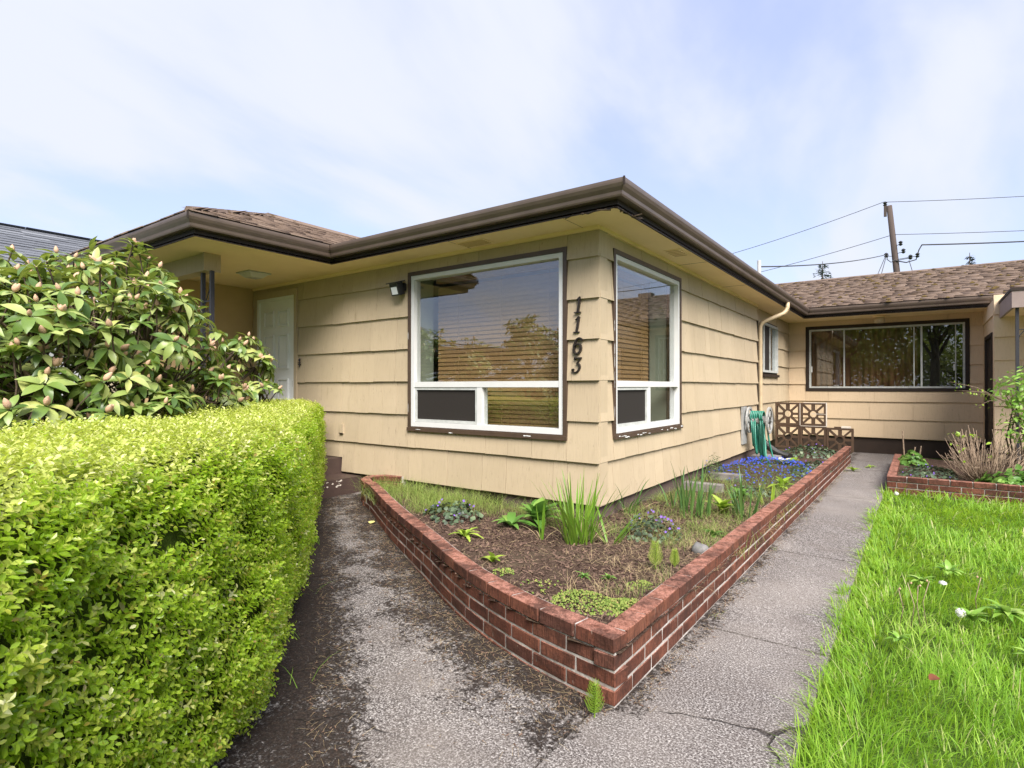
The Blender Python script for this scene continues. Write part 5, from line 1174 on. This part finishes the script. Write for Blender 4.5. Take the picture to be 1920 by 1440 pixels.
def rosette(name, label, cat, base, n, L, wd, mat, el=(15, 60), lobes=0, droop=.3, group=None, seg=6, parent_cat=True):
    t = thing(name, label, cat, base, group)
    tv = [leaf(1, wd, droop * k, .25, seg, .85, lobes, .12) for k in (.6, 1.0, 1.5)]
    for k in range(n):
        a = k * 2.4 + r.uniform(-.3, .3); e_ = rad(r.uniform(*el)); dl = np.array([math.cos(a) * math.cos(e_), math.sin(a) * math.cos(e_), math.sin(e_)]); up = np.array([-math.cos(a) * math.sin(e_), -math.sin(a) * math.sin(e_), math.cos(e_)])
        s_ = r.uniform(*L); R_ = np.stack([np.cross(dl, up) * s_, dl * s_, up * s_], 1); key = r.randint(3)
        link_obj('leaf', one('leaf', *tv[key], mat, r.rand()), t, mat4(R_, np.array(base) + np.array([0, 0, .005])))
    return t
rosette('foxglove', 'broad-leaved green rosette left of the sword leaves', 'plant', P3(-.30, -.46), 20, (.16, .30), .42, 'broad', (25, 75))
rosette('foxglove', 'flat dark rosette in front of the broad-leaved one', 'plant', P3(-.42, -.66), 10, (.14, .24), .30, 'broad', (5, 40))
rosette('dandelion', 'pale ragged dandelion rosette alone on bare mulch', 'weed', P3(-.50, -1.12), 12, (.09, .15), .30, 'lime', (12, 55), 1, seg=9)
rosette('seedling', 'pale young seedling near the curved brick edge', 'weed', P3(.05, -1.50), 6, (.06, .12), .40, 'lime', (20, 75))
rosette('lupine', 'small feathery green seedling in mid bed, left of two', 'weed', P3(.62, -1.39), 14, (.03, .06), .35, 'broad', (5, 60))
rosette('lupine', 'small feathery green seedling in mid bed, right of two', 'weed', P3(.74, -1.31), 16, (.03, .065), .35, 'broad', (5, 60))
rosette('daisy', 'lime green broad-leaved plant between the two iris fans', 'plant', P3(.78, .86), 14, (.12, .24), .38, 'lime', (30, 75))
rosette('daisy', 'low green leafy weed in the dry patch by the brick edge', 'weed', P3(.93, .05), 12, (.06, .12), .40, 'broad', (10, 55))
rosette('poppy', 'leafy green plant where the blue flowers meet the brick edge', 'plant', P3(.95, 2.6), 18, (.1, .2), .4, 'lime', (15, 70))
rosette('poppy', 'leafy green weed behind the second iris fan', 'plant', P3(.72, 1.75), 16, (.08, .16), .5, 'broad', (15, 70))
t = rosette('hosta', 'cream-edged hosta near the drain pipe', 'hosta', P3(.68, 4.75), 9, (.12, .19), .55, 'lime', (25, 65))
for k in range(5):
    a = k * 1.3; R_ = frames(np.array([[math.cos(a) * .6, math.sin(a) * .6, .7]]))[0] * .15; link_obj('leaf', one('leaf', *leaf(1, .5, .3, .2), 'variegated', .5), t, mat4(R_ @ np.array([[1, 0, 0], [0, 1, 0], [0, 0, 1]]), np.array(P3(.58, 4.7)) + np.array([0, 0, .03])))
# violets: heart-shaped dark leaves in a mound, small purple flowers
hv, hf = leaf(1, .95, .12, .25, 4, .62)
fl_v = [(0, 0, .15)] + [(math.cos(a) * (1 if k % 2 else .35), math.sin(a) * (1 if k % 2 else .35), .3 if k % 2 else .1) for k, a in enumerate(np.linspace(0, 6.283, 11)[:-1])]
fl_f = [(0, i, i % 10 + 1) for i in range(1, 11)]
def mound(name, label, cat, base, R_, H, n, mat, ls, nfl, fmat='flower_purple', lt=(hv, hf), kindstuff=False, fs=.014):
    t = thing(name, label, cat, base); a = r.uniform(0, 6.283, n); q = np.sqrt(r.rand(n)); x = base[0] + np.cos(a) * q * R_[0]; y = base[1] + np.sin(a) * q * R_[1]; z = base[2] + H * (1 - q ** 2) * r.uniform(.35, 1.05, n)
    Nn = np.stack([np.cos(a) * q * .8, np.sin(a) * q * .8, np.full(n, .8)], 1) + r.normal(0, .3, (n, 3)); RR_ = frames(Nn, roll=r.uniform(0, 6.283, n)) * r.uniform(ls[0], ls[1], n)[:, None, None]
    tag(inst('foliage', *lt, RR_, np.stack([x, y, z], 1), r.rand(n), mat, t, True), kind='stuff')
    me = one('flower', fl_v, fl_f, fmat, 0, False)
    for k in range(nfl):
        a_, q_ = r.uniform(0, 6.283), math.sqrt(r.rand()); p = np.array([base[0] + math.cos(a_) * q_ * R_[0], base[1] + math.sin(a_) * q_ * R_[1], base[2] + H * (1 - q_ * q_) + r.uniform(.005, .03)])
        vdir = CAM - p; vdir[2] *= .4; vdir /= np.linalg.norm(vdir); R3 = frames(np.array([np.array([0, 0, .7]) + vdir * .7 + r.normal(0, .35, 3)]))[0] * r.uniform(.7, 1.2) * fs; link_obj('flower', me, t, mat4(R3, p))
    return t
mound('violet', 'violet clump with purple flowers near the curved edge', 'violet', P3(-.98, -.72), (.28, .22), .13, 190, 'violet', (.025, .05), 12)
mound('violet', 'dark purple-leaved violet clump right of the sword leaves', 'violet', P3(.55, -.20), (.24, .22), .17, 240, 'violet', (.02, .042), 22)
mound('violet', 'dark violet ground cover in front of the block screen', 'violet', P3(.75, 6.2), (.5, .6), .16, 420, 'violet', (.03, .06), 10)
mound('violet', 'dark violet ground cover behind the far brick edge', 'violet', P3(.98, 4.4), (.25, .9), .10, 330, 'violet', (.03, .05), 6)
mound('violet', 'dark low violets beside the concrete edging block', 'violet', P3(.72, 2.1), (.25, .3), .10, 220, 'violet', (.022, .042), 5)
nd_v, nd_f = leaf(1, .28, .1, .1, 2, .8)
lt_ = mound('lithodora', 'sprawling mat of vivid blue flowers below the hose reel', 'ground cover', P3(.55, 3.7), (.58, 1.15), .15, 3600, 'litho', (.015, .032), 0, lt=(nd_v, nd_f))
n = 520; a = r.uniform(0, 6.283, n); q = np.sqrt(r.rand(n)); X_ = np.stack([.55 + np.cos(a) * q * .57, 3.7 + np.sin(a) * q * 1.15, .2 + .15 * (1 - q ** 2) + r.uniform(-.02, .025, n)], 1)
vd = CAM - X_; vd /= np.linalg.norm(vd, axis=1, keepdims=True)
big = np.argsort(np.linalg.norm(X_ - CAM, axis=1)); Rf = frames(vd * .5 + np.array([0, 0, .8]) + r.normal(0, .4, (n, 3)), roll=r.uniform(0, 6, n)) * r.uniform(.010, .018, n)[:, None, None]
me = one('flower', fl_v, fl_f, 'flower_blue', 0, False)
for k in big[:280]: link_obj('flower', me, lt_, mat4(Rf[k], X_[k]))
tag(inst('flower_mass', fl_v, fl_f, Rf[big[280:]], X_[big[280:]], r.rand(n - 280), 'flower_blue', lt_), kind='stuff')
mound('rosemary', 'upright dark green herb against the wall left of the blue flowers', 'plant', P3(.12, 2.9), (.14, .3), .30, 700, 'litho', (.02, .04), 6, 'flower_blue', (nd_v, nd_f))
# sedum mats, weeds, dry grass
ball = [(0, 0, 1)] + [(math.cos(a) * .8, math.sin(a) * .8, .45) for a in np.linspace(0, 6.283, 6)[:-1]] + [(math.cos(a + .6), math.sin(a + .6), -.1) for a in np.linspace(0, 6.283, 6)[:-1]]
ball_f = [(0, i, i % 5 + 1) for i in range(1, 6)] + [(i, i + 5, i % 5 + 1) for i in range(1, 6)] + [(i % 5 + 1, i + 5, i % 5 + 6) for i in range(1, 6)]
for (x, y, R_, n, lab) in ((.80, -1.72, .17, 620, 'yellow-green sedum mat in the front corner of the bed'), (1.0, -1.66, .15, 800, 'bright green sedum mat against the front brick corner'), (.22, -1.62, .07, 90, 'small lime sedum cushion near the curved brick edge'), (.55, -1.72, .16, 60, 'scattered tiny sedum buttons near the front curve'), (.93, -1.30, .08, 110, 'little sedum patch beside the side brick edge')):
    t = thing('sedum', lab, 'sedum', P3(x, y)); a = r.uniform(0, 6.283, n); q = np.sqrt(r.rand(n)) * R_; X2 = np.stack([x + np.cos(a) * q, y + np.sin(a) * q, np.zeros(n)], 1); X2[:, 2] = soil_z(X2[:, 0], X2[:, 1]) + .03 * (1 - (q / R_) ** 2) * r.uniform(.3, 1, n)
    tag(inst('foliage', ball, ball_f, rot_rand(r, n, .4) * r.uniform(.003, .008, n)[:, None, None], X2, r.rand(n), 'sedum', t, True), kind='stuff')
def tufts(name, label, pts, n_per, hgt, mat, spread, wd=.5, zf=soil_z, lean=.5, cat='weeds'):
    pts = np.array(pts); k = len(pts) * n_per; c = np.repeat(pts, n_per, 0); x = c[:, 0] + r.normal(0, spread, k); y = c[:, 1] + r.normal(0, spread, k); hh = r.uniform(hgt[0], hgt[1], k); la = r.uniform(0, 6.283, k)
    Zt = np.stack([lean * np.cos(la) * r.uniform(.1, 1.3, k), lean * np.sin(la) * r.uniform(.1, 1.3, k), np.ones(k)], 1); RG_ = frames(Zt, np.stack([np.cos(la), np.sin(la), np.zeros(k)], 1)); ww = np.full(k, .1 * wd)
    RG_ = np.stack([RG_[:, :, 0] * ww[:, None], RG_[:, :, 1] * hh[:, None], RG_[:, :, 2] * hh[:, None]], 2)
    return tag(inst(name, *GT[2], RG_, np.stack([x, y, zf(x, y) - .005], 1), r.rand(k), mat), label, cat, kind='stuff')
pts = [(x, y) for x, y in bed_pts(r, 90, lambda x, y: (x < -1.15) & (y > -.75))] + [(-2.3 + .1 * k, -.12 - .02 * k) for k in range(12)]
tufts('weed_grass', 'fine green weeds filling the narrow left end of the bed', pts, 34, (.08, .27), 'weed', .05, .45)
pts = [(x, y) for x, y in bed_pts(r, 60, lambda x, y: (x > -1.3) & (x < -.05) & (y > -.5))]
tufts('weed_grass', 'thin seedy weeds along the foundation under the large window', pts, 20, (.07, .24), 'weed', .05, .35)
pts = [(x, y) for x, y in bed_pts(r, 190, lambda x, y: (x > .25) & (y > -.5) & (y < 2.6))] + [(r.uniform(.03, .2), r.uniform(.1, 2.8)) for k in range(40)] + [(r.uniform(-2.0, -.1), r.uniform(-.25, -.05)) for k in range(30)]
tufts('weed_grass', 'mixed green weeds between the iris fans and brick edge', pts, 22, (.04, .17), 'weed', .06, .45)
pts = [(x, y) for x, y in bed_pts(r, 110, lambda x, y: (x > .45) & (y > -1.2) & (y < 1.4))]
tufts('dry_grass', 'pale dry straw lying between iris and brick edge', pts, 16, (.05, .15), 'straw', .05, .30, lean=1.3)
tufts('dry_grass', 'upright dry grass tufts behind the sedum mats', [(.66, -1.62), (.80, -1.58), (.86, -1.55), (.95, -1.45), (1.0, -1.2)], 22, (.06, .16), 'straw', .025, .25, lean=.35)
tufts('weed_grass', 'soft green tufts between sedum and side brick edge', [(.95, -1.50), (1.0, -1.38), (.88, -1.48), (1.02, -1.1), (.9, -1.0)], 40, (.05, .12), 'weed', .04, .3)
q = bed_pts(r, 3600, lambda x, y: y < 1.2); n = len(q)
RS = rot_rand(r, n, .25) * np.stack([r.uniform(.02, .07, n), r.uniform(.015, .05, n), r.uniform(.02, .05, n)], 1)[:, None, :]
tag(inst('straw_litter', stw_v, stw_f, RS, np.column_stack([q, soil_z(q[:, 0], q[:, 1]) + .008]), r.rand(n), 'straw'), 'loose straw and stem litter on the bed', 'litter', kind='stuff')
# litter at the foot of the planter on both paths
m1 = r.uniform(.4, LTOT, 2600); c = np.array([lc_at(s_) for s_ in m1]); d = np.array([lc_at(min(s_ + .03, LTOT)) - lc_at(max(s_ - .03, 0)) for s_ in m1]); d /= np.linalg.norm(d, axis=1, keepdims=True)
off = np.abs(r.normal(0, .20, len(m1))) + .01; X2 = c + np.stack([d[:, 1], -d[:, 0]], 1) * off[:, None]
yy_ = r.uniform(-2.1, 6.9, 1500); X3 = np.stack([1.20 + np.abs(r.normal(0, .05, 1500)) + .01, yy_], 1); X2 = np.vstack([X2, X3]); n = len(X2)
hx = r.uniform(-2.6, 2.4, 900); X4 = HT[None] * hx[:, None] + HN[None] * (-2.2 + np.abs(r.normal(0, .12, 900)))[:, None]; X2 = np.vstack([X2, X4]); n = len(X2)
RS = rot_rand(r, n, .12) * np.stack([r.uniform(.015, .06, n), r.uniform(.010, .03, n), r.uniform(.01, .03, n)], 1)[:, None, :]
tag(inst('path_litter', stw_v, stw_f, RS, np.column_stack([X2, gz(X2[:, 0]) + .005]), r.rand(n), 'straw'), 'dry needles and stems strewn along the path edges', 'litter', kind='stuff')
sel = r.rand(n) < .6; k = sel.sum(); tag(inst('path_debris', chip_v, chip_f, rot_rand(r, k, .3) * r.uniform(.003, .009, k)[:, None, None], np.column_stack([X2[sel], gz(X2[sel][:, 0]) + .003]), r.rand(k), 'chips'), 'dark crumbs of soil and bark along the path edges', 'litter', kind='stuff')
zg = lambda x, y: gz(x)
tufts('edge_weeds', 'small green weeds growing where brick meets the side path', [(1.255, y) for y in (-1.0, -.3, .6, 1.9, 3.1, 3.9, 5.0, 5.8, 6.6)], 12, (.02, .07), 'weed', .02, .4, zg)
tufts('edge_grass', 'stray grass blades poking out under the hedge', [tuple(HT * t_ + HN * -2.24) for t_ in (-1.7, -1.2, -.6, .4)], 4, (.10, .22), 'grass', .03, .5, zg, .9)
rosette('edge_weed', 'leafy weed at the far foot of the planter', 'weed', (1.36, 5.9, .0), 10, (.06, .13), .4, 'lime', (10, 60))
rosette('edge_weed', 'flat leafy weed further out on the far path', 'weed', (1.55, 6.5, .0), 9, (.06, .13), .4, 'lime', (5, 40))
# horsetails
def horsetail(label, base, H, zb=0):
    t = thing('horsetail', label, 'horsetail', base); build('stem', MB().tube([base, (base[0] + .01, base[1], base[2] + H)], [.003, .0015], 5), 'lime', t); mb = MB(); k = 12
    for i in range(k):
        z = base[2] + H * (.12 + .86 * i / k); L = H * .42 * (1 - .55 * i / k)
        for j in range(9):
            a = j * .7 + i * .35; p = np.array([base[0], base[1], z]); d = np.array([math.cos(a), math.sin(a), 0]); mb.tube([p, p + d * L * .45 + np.array([0, 0, L * .30]), p + d * L * .72 + np.array([0, 0, L * .85])], [.0013, .0011, .0006], 3, False)
    tag(build('branchlets', mb, 'lime', t), kind='stuff')
horsetail('feathery horsetail growing at the outer foot of the brick corner', (1.145, -2.265, 0), .135)
horsetail('feathery horsetail inside the bed near the side edge, taller of two', P3(.89, -.98), .16)
horsetail('feathery horsetail inside the bed near the side edge, shorter of two', P3(.98, -.90), .11)
# lawn weeds
for i, (x, y, h_, kind_, lab) in enumerate(((2.10, -.52, .20, 0, 'leftmost spent dandelion stem in the lawn'), (2.15, -.50, .235, 0, 'second spent dandelion stem from the path'), (2.19, -.47, .22, 0, 'third spent dandelion stem from the path'), (2.22, -.44, .245, 0, 'tallest reddish spent dandelion stem'), (2.29, -.40, .235, 2, 'dandelion with a half-blown seed head'),
                                       (2.36, -.52, .13, 1, 'round white dandelion clock low in the grass'), (2.45, -.18, .24, 0, 'spent dandelion stem beside the broad leaves'), (1.98, 3.3, .12, 1, 'small white dandelion clock near the second planter'))):
    t = thing('dandelion', lab, 'dandelion', (x, y, 0)); build('stem', MB().tube([(x, y, 0), (x + r.uniform(-.02, .02), y + r.uniform(-.01, .01), h_ * .5), (x + r.uniform(-.02, .02), y, h_)], .0022, 5), 'dry_stem' if kind_ == 0 else 'lime', t, True)
    if kind_ == 0: build('seed_base', MB().lathe((x, y, h_), [(.002, -.006), (.0055, 0), (.003, .006)], 7), 'bud', t)
    else:
        R_ = .021 if kind_ == 1 else .017; n = 90; dv_ = r.normal(0, 1, (n, 3)); dv_ /= np.linalg.norm(dv_, axis=1, keepdims=True)
        if kind_ == 2: dv_[:, 2] = np.abs(dv_[:, 2]) * .5
        build('seed_core', MB().lathe((x, y, h_), [(.002, -.012), (.010, -.006), (.012, 0), (.009, .008), (.002, .012)], 10), 'seed', t)
        tag(inst('seed_fluff', fl_v, fl_f, frames(dv_, roll=r.uniform(0, 6, n)) * .006, np.array([x, y, h_]) + dv_ * R_, r.rand(n), 'seed', t), kind='stuff')
for i, (x, y, n, L, lab) in enumerate(((2.58, -.12, 16, (.10, .19), 'dandelion leaf rosette right of the seed heads'), (2.72, -.35, 14, (.10, .18), 'broad dandelion leaves at the right picture edge'), (2.42, -.32, 11, (.08, .15), 'dandelion leaves behind the white clock'), (2.62, -.72, 12, (.08, .15), 'dock leaves lower right of the white clock'), (2.35, .6, 12, (.08, .15), 'leafy weed patch in the mid lawn'), (2.20, .25, 10, (.07, .13), 'leafy weed near the path in mid lawn'), (2.95, .4, 14, (.09, .17), 'broad-leaved weed at far right of the lawn'), (2.1, -.85, 8, (.06, .11), 'small broad weed leaves below the spent stems'))):
    rosette('lawn_weed', lab, 'weed', (x, y, .03), n + 8, (L[0] * .6, L[1] * .72), .36, 'shrub', (15, 60))
me_ = leaf(.075, .035, .3, .5, 5)
tag(link_obj('fallen_leaf', one('fallen_leaf', *me_, 'rust_leaf'), None, mat4(frames(np.array([[.2, -.3, 1]]), roll=np.array([1.0]))[0], (2.22, -1.32, .075))), 'curled rust-brown fallen leaf in the lower lawn', 'leaf')
tag(link_obj('fallen_leaf', one('fallen_leaf', *leaf(.07, .06, .1, .15, 5), 'yellow_leaf'), None, mat4(frames(np.array([[.1, -.2, 1]]), roll=np.array([2.0]))[0], (-1.83, -.87, .072))), 'pale yellow fallen leaf on the left path', 'leaf')
# second planter: bare shrub, leafy shrub, violets
bs = thing('bare_shrub', 'dense leafless tan-stemmed shrub in the low planter', 'shrub', (2.85, 4.85, .13)); tips = []
for k in range(165):
    az = r.uniform(0, 6.283); q = .16 * math.sqrt(r.rand()); b = np.array([2.85 + math.cos(az) * q, 4.85 + math.sin(az) * q, .11]); le = r.uniform(.05, 1.0) ** .8; H = r.uniform(.35, .62) * (1.12 - .35 * le)
    d = np.array([math.cos(az) * math.sin(le), math.sin(az) * math.sin(le), math.cos(le)]); e_ = b + d * H + np.array([0, 0, .05]) + r.normal(0, .02, 3); m_ = (b + e_) / 2 + r.normal(0, .03, 3) + np.array([0, 0, -.02])
    build('stem', MB().tube([b, m_, e_], [.0055, .0042, .0026], 5), 'dry_stem', bs, True); tips.append(e_)
    if k % 5 != 0: f_ = m_ + (e_ - m_) * .3; build('twig', MB().tube([f_, f_ + (d + r.normal(0, .5, 3)) * .12], [.0032, .002], 4), 'dry_stem', bs)
lf_me = [one('leaf', *leaf(1, .6, .2, .2, 5, .8), 'lime', v_) for v_ in (.2, .6)]
for k in range(46):
    p = tips[r.choice(12) * 7] if k < 40 else tips[r.randint(len(tips))]; Nn = r.normal(0, .5, 3) + np.array([0, 0, .8]); link_obj('leaf', lf_me[k % 2], bs, mat4(frames(Nn[None], roll=r.uniform(0, 6, 1))[0] * r.uniform(.035, .06), p + r.normal(0, .02, 3)))
for k in range(3):
    b = np.array([2.0 + .09 * k, 6.6 - .05 * k, .11]); tag(build('cut_stem', MB().tube([b, b + np.array([r.uniform(-.03, .06), 0, r.uniform(.28, .5) - .08 * k])], [.012, .009], 7), 'dry_stem'), ('tallest cut dry stem', 'middle cut dry stem', 'slanting cut dry stem')[k] + ' at the back of the low planter', 'stem')
mound('violet', 'dark violets with scattered purple flowers in the low planter', 'violet', (2.3, 5.2, .13), (.36, .8), .07, 520, 'violet', (.025, .05), 16)
mound('violet', 'green leafy clump at the left corner of the low planter', 'plant', (2.1, 6.2, .13), (.18, .3), .20, 160, 'broad', (.04, .09), 0)
mound('shrub_seedling', 'leafy green growth at the front of the low planter', 'plant', (3.1, 4.5, .13), (.4, .2), .20, 190, 'broad', (.05, .10), 0)
gs = thing('leafy_shrub', 'bright green leafy shrub climbing by the right porch post', 'shrub', (3.18, 4.95, .13)); n = 720
dirs = r.normal(0, 1, (n, 3)); dirs /= np.linalg.norm(dirs, axis=1, keepdims=True); cen = np.array([[3.14, 4.92, 1.28], [3.24, 4.95, 1.05], [3.20, 4.9, .78], [3.36, 5.0, 1.38]])[r.randint(0, 4, n)]
Pn = cen + dirs * (np.array([.25, .25, .22]) * r.uniform(.5, 1.05, n)[:, None]); Rn = frames(dirs * .7 + np.array([0, 0, .5]) + r.normal(0, .3, (n, 3)), roll=r.uniform(0, 6.283, n)) * r.uniform(.045, .075, n)[:, None, None]; tvs = leaf(1, .48, .2, .2, 4, .8)
o_ = np.argsort(np.linalg.norm(Pn - CAM, axis=1)); me = one('leaf', *tvs, 'shrub', 0)
for k in o_[:200]: link_obj('leaf', me, gs, mat4(Rn[k], Pn[k]))
tag(inst('leaf_mass', *tvs, Rn[o_[200:]], Pn[o_[200:]], r.rand(n - 200), 'shrub', gs, True), kind='stuff')
for k in range(9): b = np.array([3.18 + r.uniform(-.08, .08), 4.95 + r.uniform(-.08, .08), .11]); build('stem', MB().tube([b, b + np.array([r.uniform(-.1, .1), 0, .55]), cen[k] + r.normal(0, .08, 3)], [.013, .010, .005], 6), 'bark', gs, True)
for k in range(5):
    b = np.array([3.05, 4.9, 1.12]); e_ = b + np.array([-.30 - .06 * k, r.uniform(-.1, .1), r.uniform(-.16, .28)]); build('stem', MB().tube([b, (b + e_) / 2 + np.array([0, 0, .05]), e_], [.004, .003, .002], 5), 'dry_stem', gs, True)
    for j in range(9): link_obj('leaf', lf_me[1], gs, mat4(frames(r.normal(0, 1, (1, 3)) + np.array([[0, 0, .6]]))[0] * r.uniform(.02, .035), b + (e_ - b) * r.uniform(.3, 1) + r.normal(0, .02, 3)))
# ------------------------------------------------------------------ trees
def conifer(label, base, H, Rm, seed, n=26):
    rr = np.random.RandomState(seed); t = thing('conifer', label, 'tree', base); build('trunk', MB().tube([base, (base[0], base[1], base[2] + H)], [.22, .02], 8), 'bark', t)
    Rr, Tt = [], []
    for i in range(n):
        f_ = i / n; z = base[2] + H * (.25 + .74 * f_); L = Rm * (1 - f_) ** .85 * rr.uniform(.6, 1.15) + .15
        for j in range(rr.randint(5, 8)):
            a = rr.uniform(0, 6.283); L2 = L * rr.uniform(.6, 1.1)
            for k in range(int(6 + L2 * 9)):
                u = rr.uniform(.1, 1); p = np.array([base[0] + math.cos(a) * L2 * u, base[1] + math.sin(a) * L2 * u, z - .25 * L2 * u + .12 * L2 * u * u + rr.normal(0, .05)]); Tt.append(p); d = np.array([math.cos(a) + rr.normal(0, .5), math.sin(a) + rr.normal(0, .5), rr.normal(.1, .4)])
                Rr.append(frames(np.array([[rr.normal(0, .5), rr.normal(0, .5), 1]]), d[None])[0] * rr.uniform(.14, .28))
    tag(inst('crown', *leaf(1, .35, .1, 0, 2, .8), np.array(Rr), np.array(Tt), rr.rand(len(Tt)), 'conifer', t), kind='stuff')
p = ray_at(1543, 725, 46); conifer('taller dark conifer top above the back roof, left of the pole', (p[0], p[1], 0), 11.5, 3.4, 1, 46)
p = ray_at(1583, 725, 47); conifer('low conifer tip just right of the taller one', (p[0], p[1], 0), 9.8, 1.9, 2, 30)
p = ray_at(1819, 725, 46); conifer('small dark conifer top above the roof at far right', (p[0], p[1], 0), 12.2, 2.8, 3, 44)
def tree(label, base, H, R_, seed, n=5200):
    rr = np.random.RandomState(seed); t = thing('maple_tree', label, 'tree', base); mb = MB(); b = np.array(base, float); mb.tube([b, b + (0, 0, H * .3), b + (.1, .1, H * .62)], [.30, .22, .12], 9); cs_ = []
    for k in range(11):
        a = k * 2.4; e_ = b + np.array([math.cos(a) * R_ * rr.uniform(.35, .8), math.sin(a) * R_ * rr.uniform(.35, .8), H * rr.uniform(.45, .95)]); s0 = b + np.array([0, 0, H * rr.uniform(.25, .5)]); mb.tube([s0, (s0 + e_) / 2 + (0, 0, .3), e_], [.10, .06, .025], 6); cs_.append(e_)
    build('trunk', mb, 'bark', t, True); cs_ = np.array(cs_ + [b + np.array([0, 0, H * .85])]); c = cs_[rr.randint(0, len(cs_), n)]; d = rr.normal(0, 1, (n, 3)); d /= np.linalg.norm(d, axis=1, keepdims=True)
    Pn = c + d * (R_ * .42) * rr.uniform(.3, 1.05, n)[:, None]; tag(inst('crown', *leaf(1, .7, .2, .2, 2, .8), frames(rr.normal(0, .6, (n, 3)) + np.array([0, 0, .6]), roll=rr.uniform(0, 6, n)) * rr.uniform(.18, .34, n)[:, None, None], Pn, rr.rand(n), 'tree', t), kind='stuff')
tree('maple tree across the lawn, mirrored in the back window left pane', (-1.5, -19, 0), 9.5, 4.2, 1)
tree('maple tree across the lawn, mirrored in the back window middle pane', (3.0, -22, 0), 10.5, 4.6, 2)
tree('maple tree across the lawn, mirrored in the back window right pane', (7.5, -20, 0), 9.8, 4.4, 3)
for i, (x, y, h_, R_) in enumerate(((-4.5, -27, 5.2, 5.0), (.5, -28, 5.6, 5.0), (5.5, -27, 5.0, 5.0), (10, -27, 5.4, 5.0), (14.5, -26, 5.2, 5.0))):
    tree(('first', 'second', 'third', 'fourth', 'fifth')[i] + ' low broad tree of the row across the street', (x, y, -.8), h_, R_, 20 + i, 4200)
